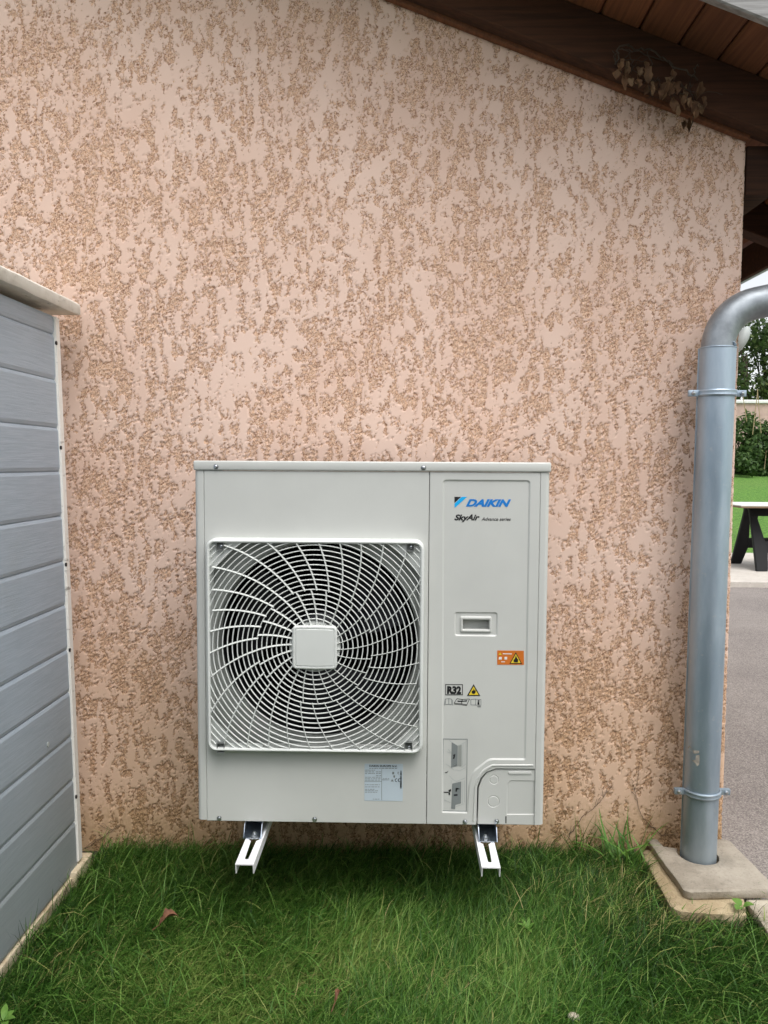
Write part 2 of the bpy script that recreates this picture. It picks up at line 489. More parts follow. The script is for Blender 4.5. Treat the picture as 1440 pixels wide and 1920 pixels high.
# ================================================================== GROUND
def sheet(name, pts, z, m, kind='structure', depth=0.):
    bm = bmesh.new(); v = [bm.verts.new((x, y, z if not callable(z) else z(x, y))) for x, y in pts]
    f = bm.faces.new(v)
    if depth:
        r = bmesh.ops.extrude_face_region(bm, geom=[f])
        for g in r['geom']:
            if isinstance(g, bmesh.types.BMVert): g.co.z -= depth
    o = obj(name, bm, m); tag(o, kind=kind); return o
CORNER = 1.066
sheet('ground', [(-400, -400), (400, -400), (400, 600), (-400, 600)], -.035, 'lawn_far')
sheet('lawn_soil', [(-6, -3), (1.22, -3), (1.22, 1.55), (1.02, 2.0), (1.0, DW + .06), (-6, DW + .06)], -.002, 'soil')
sheet('tarmac_drive', [(1.23, -3), (7.5, -3), (7.5, 8.15), (CORNER - .4, 8.15), (CORNER - .4, DW + .3), (1.0, DW + .1), (1.03, 2.0), (1.23, 1.55)], .004, 'tarmac')
tr0, tr1 = 8.15, 10.9
o = sheet('terrace', [(CORNER - .4, tr0), (12, tr0), (12, tr1), (CORNER - .4, tr1)], .06, 'terrace', depth=.09)
# rising garden lawn behind the terrace
bm = bmesh.new(); G = []
def garden_z(y): 
    t = min(1, max(0, (y - tr1) / 9.5)); return .03 + 1.24 * (t ** .85)
for j in range(13):
    y = tr1 + j * .9
    G.append([bm.verts.new((x, y, garden_z(y))) for x in np.linspace(-3, 30, 12)])
for a, b in zip(G, G[1:]):
    for i in range(11): bm.faces.new((a[i], a[i + 1], b[i + 1], b[i]))
tag(obj('garden_lawn', bm, 'lawn_far', smooth=60), kind='structure')

# ================================================================== HOUSE
p0, p1 = at(740, 0, DW), at(1408, 262, DW)
SL = (p0.z - p1.z) / (p1.x - p0.x)
def rake(x): return p1.z - SL * (x - p1.x)
house = empty('house', (0, DW, 0), 'gabled house with pink crushed-render wall under brown timber eaves', 'house')
# --- gable wall: one dense sheet that turns the corner
def make_wall():
    st = .0038; rc = .012
    x0 = -1.9
    path = [(x, DW, (0, -1)) for x in np.arange(x0, CORNER - rc, st)]
    for k in range(1, 5):
        a = k / 4 * pi / 2; path.append((CORNER - rc + rc * sin(a), DW + rc - rc * cos(a), None))
    path += [(CORNER, y, None) for y in np.arange(DW + rc + st, DW + .16, st)]
    path += [(CORNER, DW + .9, None), (CORNER, 7.4, None)]
    zs = np.arange(-.12, 2.80, st)
    P = np.array([(a, b) for a, b, _ in path]); nx, nz = len(P), len(zs)
    V = np.zeros((nz, nx, 3), np.float32)
    V[:, :, 0] = P[None, :, 0]; V[:, :, 1] = P[None, :, 1]; V[:, :, 2] = zs[:, None]
    i, j = np.meshgrid(np.arange(nx - 1), np.arange(nz - 1))
    a = (j * nx + i).ravel()
    Q = np.stack([a, a + 1, a + nx + 1, a + nx], 1)
    top = p1.z - SL * (P[:, 0] - p1.x) + .09
    ok = (zs[j.ravel()] < top[i.ravel()])
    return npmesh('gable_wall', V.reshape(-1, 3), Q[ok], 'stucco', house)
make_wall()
# plain wall further left, out of the picture, and the hidden back
boxo('gable_wall', MATS['garden_render'], house, -7, -1.9, DW + .003, DW + .2, -.1, 3.3)
# --- rafter against the wall
RW, RH = .075, .15
def slope_beam(name, m, x0, x1, y0, y1, dz0, dz1, par, bev=.003):
    bm = bmesh.new()
    v = [bm.verts.new((x, y, rake(x) + d)) for x in (x0, x1) for y in (y0, y1) for d in (dz0, dz1)]
    fs = [bm.faces.new([v[i] for i in q]) for q in ((0, 1, 3, 2), (4, 6, 7, 5), (0, 4, 5, 1), (2, 3, 7, 6), (0, 2, 6, 4), (1, 5, 7, 3))]
    bmesh.ops.bevel(bm, geom=list({e for f in fs for e in f.edges}), offset=bev, segments=1, affect='EDGES')
    return obj(name, bm, m, par)
EAVE = 1.55
slope_beam('rafter', 'rafter', -4, EAVE - .04, DW - RW, DW - .004, .0, RH, house)
slope_beam('rafter_trim', 'soffit', -4, CORNER, DW - .022, DW - .0005, -.014, .001, house, .001)
# --- verge depth from the board's lower edge
w = ray(1440, 53); a_, b_ = w.x / w.y, w.z / w.y
dv = RH - .035
# EYE + b*Y = p1.z - SL*(a*Y - p1.x) + dv
VY = (p1.z + SL * p1.x + dv - EYE) / (b_ + SL * a_)
slope_beam('verge_board', 'verge', -4, EAVE + .05, VY - .028, VY, dv, dv + .19, house, .004)
slope_beam('verge_cap', 'verge', -4, EAVE + .06, VY - .06, VY + .02, dv + .192, dv + .215, house, .004)
# --- soffit boards, running out from the wall
bw_, k = .118, 0
x = EAVE - .02
while x > -1.6:
    x1 = x; x0 = x - bw_ + .005
    yb = 7.4 if x1 > CORNER else DW + .05
    bm = bmesh.new(); b = .006
    jz = rnd.uniform(-.0015, .0015)
    prof = [(x0, RH + .02), (x0, RH + b), (x0 + b, RH), (x1 - b, RH), (x1, RH + b), (x1, RH + .02)]
    r0 = [bm.verts.new((px, VY + .002, rake(px) + d + jz)) for px, d in prof]
    r1 = [bm.verts.new((px, yb, rake(px) + d + jz)) for px, d in prof]
    for q in range(len(prof)): bm.faces.new((r0[q], r0[(q + 1) % 6], r1[(q + 1) % 6], r1[q]))
    bm.faces.new(r0); bm.faces.new(r1[::-1])
    obj('soffit_board', bm, 'soffit', house, origin=(x0, VY, rake(x0)))
    x -= bw_; k += 1
slope_beam('roof', 'roof', -7, EAVE + .03, VY + .002, 7.4, RH + .024, RH + .10, house, .004)
for yy in (3.15, 3.85, 4.55, 5.25, 5.95, 6.65):
    slope_beam('eave_rafter', 'rafter', CORNER - .02, EAVE - .05, yy - .04, yy + .04, .02, RH - .002, house)
boxo('wall_plate', 'rafter', house, CORNER + .005, CORNER + .09, DW + .01, 7.4, rake(CORNER + .1) - .13, rake(CORNER + .1) + .02, bev=.004)
boxo('fascia', 'rafter', house, EAVE - .018, EAVE + .006, VY + .03, 7.4, rake(EAVE) + .01, rake(EAVE) + RH - .004, bev=.003)
# --- half round gutter
bm = bmesh.new(); pr = []
gx, gz, gr = EAVE + .085, rake(EAVE) + .125, .072
for i in range(13):
    a = pi + pi * i / 12; pr.append((gr * cos(a), gr * sin(a)))
pr2 = pr + [(x * .965, z * .965) for x, z in pr[::-1]]
r0 = [bm.verts.new((gx + a, VY, gz + b)) for a, b in pr2]; r1 = [bm.verts.new((gx + a, 7.4, gz + b)) for a, b in pr2]
bridge(bm, r0, r1); fill(bm, [r0], 0); fill(bm, [r1], 0)
gut = obj('gutter', bm, 'zinc', smooth=50, origin=(gx, VY, gz))
tag(gut, 'half round zinc gutter along the side eave', 'gutter')

# ================================================================== DOWNPIPE
PR = .0525
pa = at(1344, 700, DW - .10); pb = at(1310, 1598, DW - .10)
PX, PY = (pa.x + pb.x) / 2, DW - .10
dxp = (pa.x - pb.x) * .5
pipe_t = empty('downpipe', (PX, PY, .05), 'grey zinc downpipe with swan-neck elbow at the wall corner', 'downpipe')
def ppx(z): return pb.x + (pa.x - pb.x) * (z - pb.z) / (pa.z - pb.z)
zt_p = at(1344, 652, PY).z
bm = bmesh.new()
tube(bm, [(ppx(z), PY, z) for z in np.linspace(.035, zt_p, 12)], PR, 32)
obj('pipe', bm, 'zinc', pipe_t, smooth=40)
bm = bmesh.new()   # lock seam
tube(bm, [(ppx(z) - PR * .98, PY + .012, z) for z in np.linspace(.05, zt_p - .002, 8)], .0028, 6)
obj('seam', bm, 'zinc', pipe_t, smooth=60)
# elbow
ER = .135; c0 = Vector((ppx(zt_p), PY, zt_p)); amax = radians(78)
pts = [c0 + Vector((0, 0, -.04)), c0]
for i in range(1, 13):
    a = amax * i / 12; pts.append(c0 + Vector((ER * (1 - cos(a)), 0, ER * sin(a))))
d = Vector((sin(amax), 0, cos(amax)))
e1 = pts[-1] + d * .36
pts.append(pts[-1] + d * .18); pts.append(e1)
frames = []
tangs = [Vector((0, 0, 1))] * 2 + [Vector((sin(amax * i / 12), 0, cos(amax * i / 12))) for i in range(1, 13)] + [d, d]
frames = [(t.cross(Vector((0, 1, 0))).normalized(), Vector((0, 1, 0))) for t in tangs]
bm = bmesh.new(); sweep(bm, pts, circ(PR - .0045, 32), frames)
el = obj('elbow', bm, 'zinc_dull', pipe_t, smooth=40)
bm = bmesh.new()   # upper bend to the gutter
pts2, fr2 = [], []
for i in range(0, 11):
    a = amax * (1 - i / 10); pts2.append(None); fr2.append(a)
q = e1 - d * .03; P2 = [q]; T2 = [d]
for i in range(1, 11):
    a = amax * (1 - i / 10); t = Vector((sin(a), 0, cos(a))); q = q + t * .022; P2.append(q.copy()); T2.append(t)
P2.append(Vector((P2[-1].x, PY, max(gz - .05, P2[-1].z + .05)))); T2.append(Vector((0, 0, 1)))
sweep(bm, P2, circ(PR, 32), [(t.cross(Vector((0, 1, 0))).normalized(), Vector((0, 1, 0))) for t in T2])
obj('upper_bend', bm, 'zinc', pipe_t, smooth=40)
bm = bmesh.new()   # rolled bead at the joint and crease in the bend
tube(bm, [(c0.x + (PR + .0005) * cos(a), PY + (PR + .0005) * sin(a), zt_p - .002) for a in np.linspace(0, 2 * pi, 33)], .0016, 6)
obj('joint_bead', bm, 'zinc', el, smooth=60)
bm = bmesh.new()
tube(bm, [c0 + Vector((.030, -.0405, .012)), c0 + Vector((.037, -.034, .005)), c0 + Vector((.041, -.028, -.002))], [.002, .0045, .002], 8)
obj('crease', bm, 'zinc', el, smooth=60)
def clip(py):
    z = at(1340, py, PY).z; cx = ppx(z)
    bm = bmesh.new(); n = 22; rr = PR + .0035; hw = .0095
    ang = np.linspace(radians(180 + 8), radians(360 - 8), n)
    pts = [Vector((cx + rr * cos(a), PY + rr * sin(a), z)) for a in ang]
    fr = [(Vector((cos(a), sin(a), 0)), Vector((0, 0, 1))) for a in ang]
    prof = [(-.002, -hw), (.001, -hw), (.0032, -hw * .6), (.0016, 0), (.0032, hw * .6), (.001, hw), (-.002, hw)]
    sweep(bm, pts, prof, fr)
    for s in (-1, 1):
        xa = cx + s * (rr - .001); xb = cx + s * (rr + .030)
        box(bm, min(xa, xb), max(xa, xb), PY - .013, PY - .0085, z - hw, z + hw, bev=.001)
        box(bm, min(xa, xb), max(xa, xb), PY - .0055, PY - .001, z - hw, z + hw, bev=.001)
    b = obj('pipe_clip', bm, 'zinc', pipe_t, smooth=35)
    for s in (-1, 1):
        bm = bmesh.new(); lathe_y(bm, [(.0001, PY - .020), (.004, PY - .0195), (.006, PY - .017), (.006, PY - .006)], cx + s * (rr + .017), z, 10)
        obj('screw', bm, 'steel', b, smooth=40)
    bm = bmesh.new(); tube(bm, [(cx, PY + rr, z), (cx, DW + .02, z)], .005, 8); obj('wall_stud', bm, 'steel', b, smooth=40)
clip(738); clip(1482)
# pale scuff on the pipe
def on_pipe(px, py):
    w = ray(px, py); zc = at(px, py, PY - PR * .9).z; cx = ppx(zc); sx = max(-.97, min(.97, (at(px, py, PY - PR * .9).x - cx) / PR))
    return Vector((cx + (PR + .0006) * sx, PY - (PR + .0006) * sqrt(1 - sx * sx), zc))
for loop in ([(1299, 1404), (1304, 1410), (1312, 1408), (1311, 1413), (1305, 1416), (1300, 1413), (1296, 1410)], [(1307, 1418), (1312, 1416), (1312, 1432), (1309, 1438), (1305, 1432), (1301, 1430), (1306, 1427)]):
    bm = bmesh.new(); v = [bm.verts.new(on_pipe(*q)) for q in loop]; bm.faces.new(v); obj('scuff', bm, 'scuff', pipe_t)

# ================================================================== OUTDOOR UNIT
def U(px, py, Y=None):
    q = at(px, py, DU if Y is None else Y); return (q.x, q.z)
XL, XR, ZT, ZB = -.547, .3935, EYE + .0035, EYE - .979
unit = empty('heat_pump_unit', ((XL + XR) / 2, DU + .16, ZB), 'large ivory heat pump outdoor unit with round fan grille mounted below the pink wall', 'heat pump')
UD = .32
# cabinet: back, sides with rounded front corner columns
def column(x_out, s):
    """rolled corner column: s = +1 the left side (column grows to +x)"""
    bm = bmesh.new(); w, r = .0245, .012; prof = []
    prof.append((x_out + s * w, DU + .010)); prof.append((x_out + s * w, DU + .0012)); prof.append((x_out + s * (w - .0012), DU))
    for k in range(7):
        a = k / 6 * pi / 2; prof.append((x_out + s * (r - r * sin(a)), DU + r - r * cos(a)))
    prof.append((x_out, DU + UD)); prof.append((x_out + s * .002, DU + UD)); prof.append((x_out + s * .002, DU + .016)); prof.append((x_out + s * .010, DU + .010))
    z1 = ZT - .0265
    a = [bm.verts.new((x, y, ZB + .003)) for x, y in prof]; b = [bm.verts.new((x, y, z1)) for x, y in prof]
    bridge(bm, a, b); bm.faces.new(a); bm.faces.new(b)
    obj('side_panel', bm, 'unit', unit, smooth=30)
column(XL, 1); column(XR, -1)
boxo('back_panel', 'dark', unit, XL + .004, XR - .004, DU + UD - .01, DU + UD - .004, ZB + .01, ZT - .03)
boxo('base_pan', 'unit', unit, XL + .004, XR - .004, DU + .0135, DU + UD - .002, ZB, ZB + .012, bev=.001)
# top cover with a folded lip
bm = bmesh.new()
box(bm, XL - .002, XR + .002, DU - .0045, DU + UD + .003, ZT - .026, ZT, bev=.0045, seg=3)
cov = obj('top_cover', bm, 'unit', unit, smooth=35)
# front panel with the fan opening
SX = U(802.5, 1200)[0]
HC = at(590, 1213, DU - .028); FX, FZ = HC.x, HC.z
S0 = .2795                                       # half side of the grille opening
fan_hole = rrect(FX - S0, FX + S0, FZ - S0, FZ + S0, .022)
plate('front_panel', [(XL + .0252, ZB), (SX - .0008, ZB), (SX - .0008, ZT - .0268), (XL + .0252, ZT - .0268)],
      [(fan_hole, .004, .010, None)], DU, 'unit', unit)
# service panel with its embossed field
outl = [U(805, 1545), U(893, 1545), U(896, 1478), U(901, 1462), U(912, 1448), U(928, 1441), (XR - .0252, U(1000, 1441)[1]), (XR - .0252, ZT - .0268), (SX + .0008, ZT - .0268), (SX + .0008, ZB)]
outl = [(SX + .0008, ZB)] + [(U(893, 1545)[0], ZB)] + [U(895, 1476), U(901, 1460), U(912, 1448), U(930, 1441.5)] + [(XR - .0252, U(1000, 1442)[1]), (XR - .0252, ZT - .0268), (SX + .0008, ZT - .0268)]
field = fillet([U(828, 1524), U(877.5, 1525.5), U(881, 1474), U(890, 1447), U(918, 1425), U(986, 1425.5), U(995, 900), U(830, 899)], [.004, .004, .03, .025, .03, .006, .010, .010], 5)
hout = rrect(*[U(852, 1193)[0], U(933, 1193)[0], U(890, 1193.5)[1], U(890, 1148)[1]], .007)
hin = rrect(*[U(862.5, 1170)[0], U(922.5, 1170)[0], U(890, 1186.5)[1], U(890, 1156)[1]], .005)
slotz = rrect(*[U(866.5, 1170)[0], U(919, 1170)[0], U(890, 1182)[1], U(890, 1161)[1]], .0025)
bead = [U(886, 1540), U(889.5, 1540), U(892, 1478), U(897.5, 1462), U(908, 1447), U(924, 1437), U(1000, 1436.5), U(1000, 1433), U(922, 1433), U(905, 1443), U(893.5, 1460), U(888.5, 1478)]
plate('service_panel', outl, [(field, .0045, .0030, [(hout, .004, .0028, [(hin, .003, -.0045, [(slotz, .002, .002, None)])])]),
                              (bead, .0018, -.0022, [])], DU, 'unit', unit)
# handle pocket
bm = bmesh.new(); sl = ccw(slotz); yp = DU + .003 + .0028 - .0045 + .001
a = ringv(bm, sl, yp); b = ringv(bm, inset(sl, .002), yp + .026); bridge(bm, a, b); fill(bm, [b], 0)
obj('handle_pocket', bm, 'unit', unit, smooth=30)
# pipe cover plate at the lower right
yc = DU + .004
pc = [(U(895.5, 1545)[0], ZB)] + [U(898, 1478), U(904, 1462), U(914, 1450), U(930, 1444)] + [(XR - .0252, U(1000, 1444)[1]), (XR - .0252, ZB)]
pc = [(U(895.5, 1545)[0], ZB)] + [(XR - .008, ZB), (XR - .008, U(1000, 1444)[1]), U(930, 1444), U(914, 1450), U(904, 1462), U(898, 1478)]
def circle(px, py, rpx, n=24):
    x, z = U(px, py); r = rpx * DU / F; return [(x + r * cos(2 * pi * i / n), z + r * sin(2 * pi * i / n)) for i in range(n)]
feats = []
for (px, py, r) in ((926.5, 1463, 9.5), (925.5, 1504, 12)):
    feats.append((circle(px, py, r), .0014, .0012, [(circle(px, py, r - 1.6), .0014, -.0012, [])]))
feats.append((fillet([U(950, 1529), U(1011, 1529), U(1013, 1465), U(951, 1464)], [.001, .001, .016, .016]), .0020, .0016, []))
feats.append((fillet([U(953, 1453.5), U(998, 1453.5), U(998, 1447.5), U(953, 1447.5)], .004), .0016, -.0020, []))
plate('pipe_cover', pc, feats, yc, 'unit', unit, thick=.010)
for px in (949, 1010.5):
    x, z = U(px, 1538); boxo('slot', 'dark', unit, x - .0014, x + .0014, yc - .0006, yc + .001, z - .0095, z + .0095)
def screw(px, py, y, r=.0046, par=None):
    x, z = U(px, py, y); bm = bmesh.new()
    lathe_y(bm, [(r * 1.45, y), (r * 1.45, y - .0008), (r, y - .001), (r * .95, y - .0025), (r * .6, y - .0036), (r * .42, y - .0037), (r * .36, y - .0022), (.0001, y - .002)], x, z, 14)
    obj('screw', bm, 'steel', par or unit, smooth=35)
for px, py in ((405, 875), (794, 877)): screw(px, py, DU - .0046, par=cov)
for px, py in ((411, 1534), (590, 1536), (872, 1541)): screw(px, py, DU - .0002)
screw(931, 1540, yc - .0002)
# --- bellmouth behind the grille
BX, BZ, YB = FX + .003, FZ + .001, DU + .012
bm = bmesh.new()
sq = []
n = 96
for i in range(n):
    a = 2 * pi * i / n; k = (S0 + .004) / max(abs(cos(a)), abs(sin(a))); sq.append((BX + k * cos(a), BZ + k * sin(a)))
r_sq = ringv(bm, sq, YB)
prof = [(.2805, YB)] + [(.2705 + .010 * (1 - sin(t)), YB + .03 * (1 - cos(t))) for t in np.linspace(.15, pi / 2, 7)] + [(.270, YB + .05)]
rg = lathe_y(bm, prof, BX, BZ, n); bridge(bm, r_sq, rg[0])
obj('bellmouth', bm, 'bell', unit, smooth=50)
bm = bmesh.new(); lathe_y(bm, [(.2702, YB + .048), (.290, YB + .055), (.285, DU + UD - .03)], BX, BZ, 64)
obj('fan_chamber', bm, 'dark', unit, smooth=40)
bm = bmesh.new()
for k in range(46):
    xx = BX - .28 + k * .0125; box(bm, xx, xx + .002, DU + UD - .05, DU + UD - .028, BZ - .29, BZ + .29)
hx = obj('heat_exchanger', bm, 'dark', unit)
# fan
fanp = boxo('fan_motor', 'dark', unit, BX - .04, BX + .04, DU + .19, DU + .27, BZ - .04, BZ + .04, bev=.01)
bm = bmesh.new(); lathe_y(bm, [(.0001, DU + .075), (.045, DU + .077), (.068, DU + .090), (.070, DU + .17)], BX, BZ, 32)
obj('fan_hub', bm, 'fan', unit, smooth=40)
for k in range(3):
    bm = bmesh.new(); rows = []
    for i in range(9):
        r = .062 + (.245 - .062) * i / 8; row = []
        sweep_a = radians(38 + 30 * i / 8)
        for j in range(9):
            t = j / 8; a = radians(10 + 120 * k) + .30 * (i / 8) + sweep_a * (t - .2) * 1.25
            y = DU + .085 + .085 * t * (1 - .25 * i / 8) + .012 * sin(pi * t)
            row.append(bm.verts.new((BX + r * cos(a), y, BZ + r * sin(a))))
        rows.append(row)
    for a, b in zip(rows, rows[1:]):
        for j in range(8): bm.faces.new((a[j], a[j + 1], b[j + 1], b[j]))
    bmesh.ops.solidify(bm, geom=bm.faces[:], thickness=.003)
    obj('fan_blade', bm, 'fan', unit, smooth=50)
# --- grille: moulded frame, rings, swirling spokes, hub plate
YG = DU - .034                                   # front plane of the grille
go = ccw(rrect(FX - .2885, FX + .2885, FZ - .2865, FZ + .2865, .026, 7))
bm = bmesh.new()
r_back = ringv(bm, go, DU + .001); r_a = ringv(bm, inset(go, .0005), YG + .008); r_b = ringv(bm, inset(go, .0035), YG + .0015); r_c = ringv(bm, inset(go, .0065), YG)
r_d = ringv(bm, inset(go, .0095), YG + .0012); r_e = ringv(bm, inset(go, .0112), YG + .006); r_f = ringv(bm, inset(go, .0118), DU + .001)
for a, b in zip((r_back, r_a, r_b, r_c, r_d, r_e), (r_a, r_b, r_c, r_d, r_e, r_f)): bridge(bm, a, b)
gr = obj('grille', bm, 'grille', unit, smooth=40, origin=(FX, YG, FZ))
HS = .2775; RC = .018
POCK = [at(a, b, YG + .002) for a, b in ((412, 1023), (769.5, 1024.5), (413.5, 1402.5), (766, 1401.5))]
POCK = [(q.x - FX, q.z - FZ) for q in POCK]
def inside(x, z, m=0.):
    ax, az = abs(x), abs(z); h = HS - m
    if any(abs(x - a) < .0100 and abs(z - b) < .0135 for a, b in POCK): return False
    if ax > h or az > h: return False
    if ax > h - RC and az > h - RC: return (ax - h + RC) ** 2 + (az - h + RC) ** 2 < RC * RC
    return True
PITCH = .01305; R0 = .0755
prof_r = [(-.0013, .0042), (-.0015, .0016), (-.0009, .0003), (.0, .0), (.0009, .0003), (.0015, .0016), (.0013, .0042)]
ringz = []
i = 0
while True:
    r = R0 + PITCH * i; i += 1
    if r > HS * 1.385: break
    N = int(160 + 400 * r); arcs = []; cur = []
    for k in range(N + 1):
        a = 2 * pi * k / N + pi / 4; ok = inside(r * cos(a), r * sin(a), -.002)
        if ok: cur.append(a)
        elif cur: arcs.append(cur); cur = []
    if cur: arcs.append(cur)
    for arc in arcs:
        if len(arc) < 3: continue
        bm = bmesh.new()
        full = len(arc) == N + 1
        aa = arc[:-1] if full else arc
        pts = [Vector((FX + r * cos(a), YG + .0035, FZ + r * sin(a))) for a in aa]
        fr = [(Vector((cos(a), 0, sin(a))), Vector((0, 1, 0))) for a in aa]
        sweep(bm, pts, prof_r, fr, closed=full)
        obj('ring', bm, 'grille', gr, smooth=50)
TW = radians(19)
def spoke(th0, r0, r1):
    rs = np.arange(r0, r1, .008); pts, fr = [], []
    for r in rs:
        a = th0 + radians(.131) * (r / (1.998 / F))
        x, z = r * cos(a), r * sin(a)
        if not inside(x, z, -.002): break
        t = Vector((-sin(a), 0, cos(a)))                 # anticlockwise seen from the front
        e = Vector((cos(a), 0, sin(a)))
        kk = radians(.131) / (1.998 / F) * r
        tang = (e + t * kk).normalized(); nrm = Vector((-tang.z, 0, tang.x))
        # fin leans: its rear edge is turned clockwise
        B = (Vector((0, 1, 0)) * cos(TW) - nrm * sin(TW)); A = (nrm * cos(TW) + Vector((0, 1, 0)) * sin(TW))
        pts.append(Vector((FX + x, YG + .0022, FZ + z))); fr.append((A, B))
    if len(pts) < 2: return
    bm = bmesh.new()
    sweep(bm, pts, [(-.0009, .0002), (.0, -.0004), (.0009, .0002), (.0009, .0066), (-.0009, .0066)], fr)
    obj('spoke', bm, 'grille', gr, smooth=40)
NI, NO = 24, 30; RS = R0 + PITCH * 6
for k in range(NI): spoke(2 * pi * (k + .3) / NI, .050, RS + .002)
for k in range(NO): spoke(2 * pi * (k + .15) / NO, RS - .003, .40)
# hub plate with a bead round it and the round boss behind
hs_ = .0585
hub = [(FX + .001 + x, FZ + .0005 + z) for x, z in fillet([(-hs_, -.057), (0, -.0585), (hs_, -.057), (hs_ + .0005, 0), (hs_, .057), (0, .0585), (-hs_, .057), (-hs_ - .0005, 0)], [.010, .0, .010, .0, .010, .0, .010, .0], 6)]
hi2 = inset(ccw(hub), .0065)
plate('hub_plate', hub, [(hi2, .0016, .0014, [(inset(hi2, .0022), .0016, -.0020, [])])], YG - .006, 'grille', gr, thick=.014, bev=.003)
bm = bmesh.new(); lathe_y(bm, [(.040, YG + .008), (.068, YG + .010), (.0685, YG + .020), (.066, YG + .03)], FX, FZ, 40)
obj('hub_boss', bm, 'grille', gr, smooth=30)
# corner webs, screw pockets and the flat patch at the lower left
for (sx, sz), pk in zip(((-1, 1), (1, 1), (-1, -1), (1, -1)), POCK):
    bm = bmesh.new(); h = HS + .0005; c = .083
    pts = [(FX + sx * h, FZ + sz * h), (FX + sx * (h - c), FZ + sz * h), (FX + sx * h, FZ + sz * (h - c))]
    px_, pz_ = FX + pk[0], FZ + pk[1]
    v = ringv(bm, ccw(pts), YG + .0125); fill(bm, [v], 0)
    r = bmesh.ops.extrude_face_region(bm, geom=bm.faces[:])
    for g in r['geom']:
        if isinstance(g, bmesh.types.BMVert): g.co.y += .003
    obj('corner_web', bm, 'grille', gr)
    bm = bmesh.new(); hw, hh = .0100, .0135
    o = ringv(bm, ccw(rrect(px_ - hw, px_ + hw, pz_ - hh, pz_ + hh, .001, 2)), YG + .0015)
    i1 = ringv(bm, ccw(rrect(px_ - hw + .0012, px_ + hw - .0012, pz_ - hh + .0012, pz_ + hh - .0012, .001, 2)), YG + .0015)
    i2 = ringv(bm, ccw(rrect(px_ - hw + .0014, px_ + hw - .0014, pz_ - hh + .0014, pz_ + hh - .0014, .001, 2)), YG + .0115)
    ob = ringv(bm, ccw(rrect(px_ - hw, px_ + hw, pz_ - hh, pz_ + hh, .001, 2)), YG + .012)
    bridge(bm, ob, o); bridge(bm, o, i1); bridge(bm, i1, i2); fill(bm, [i2], 0)
    obj('screw_pocket', bm, 'pocket', gr)
    x, z, y, r = px_ + .002, pz_ - .003, YG + .0112, .0042
    bm = bmesh.new(); lathe_y(bm, [(r, y), (r, y - .002), (r * .6, y - .003), (.0001, y - .0031)], x, z, 12); obj('screw', bm, 'steel', gr, smooth=40)
q0 = at(426, 1393, YG + .009); q1 = at(493, 1413, YG + .009)
boxo('flat_patch', 'grille', gr, q0.x, q1.x, YG + .0085, YG + .0115, FZ - HS + .001, q0.z, bev=.001)

# --- print and labels
YL = DU + .003 - .0006                            # just proud of the embossed field
logo = empty('logo', (*[U(852, 950)[0]], YL, U(852, 950)[1])); logo.parent = unit; logo.location = Vector(logo.location) - WLOC[unit.name]
flatpoly('logo_corner', [U(852.3, 931.6), U(864.6, 931.6), U(852.3, 943.2)], YL, 'black', logo)
flatpoly('logo_band', [U(866, 931.6), U(876, 931.6), U(852.6, 952.5), U(852.3, 944.6)], YL, 'cyan', logo)
def tx(name, s, px0, px1, pyb, cap, m, par, shear=0., bold=0., y=YL):
    a = U(px0, pyb); b = U(px1, pyb); return text(name, s, a[0], b[0], a[1], cap * DU / F, y, m, par, shear, bold)
tx('maker_name', 'DAIKIN', 873.5, 958.5, 949.0, 12.6, 'blue', logo, .38, .050)
tx('series_name', 'Sky', 852.0, 879.0, 975.2, 10.2, 'black', logo, .32, .038)
tx('series_name', 'Air', 874.0, 899.5, 975.2, 10.6, 'black', logo, .38, .036)
tx('series_text', 'Advance series', 903, 958, 976.2, 6.2, 'black', logo, .30, .012)
# orange warning sticker
def stick(name, pts): 
    e = empty(name, (pts[0], YL, pts[1])); e.parent = unit; e.location = Vector(e.location) - WLOC[unit.name]; return e
def uv(pts): return [U(*p) for p in pts]
def tri_sign(par, apex, bl, br, y):
    flatpoly('triangle_border', uv([apex, bl, br]), y, 'black', par)
    g = Vector(((apex[0] + bl[0] + br[0]) / 3, (apex[1] + bl[1] + br[1]) / 3))
    flatpoly('triangle_field', uv([tuple(g + (Vector(p) - g) * .78) for p in (apex, bl, br)]), y - .0004, 'yellow', par)
    return g
ow = flatpoly('warning_sticker', uv([(932.5, 1220), (982.5, 1220.6), (982.7, 1247), (932.5, 1246.6)]), YL, 'orange', unit)
g = tri_sign(ow, (967.5, 1223.2), (955.4, 1245), (979.2, 1245), YL - .0004)
polys('flame_mark', [uv([(967.5, 1229), (969.5, 1234), (972, 1237), (971, 1242), (964, 1242), (963, 1238), (966, 1234)])], YL - .0013, 'black', ow)
polys('white_marks', [uv([(936, 1232), (941, 1232), (941, 1237), (935, 1237)]), uv([(946, 1232), (951, 1232), (951, 1237), (946, 1237)]), uv([(940, 1240.5), (947, 1240.5), (947, 1242), (940, 1242)]), uv([(943, 1225.3), (960, 1225.6), (960, 1227.2), (943, 1227)])], YL - .0005, 'board_white', ow)
polys('yellow_mark', [uv([(938, 1224), (941, 1228), (935, 1228)])], YL - .0005, 'yellow', ow)
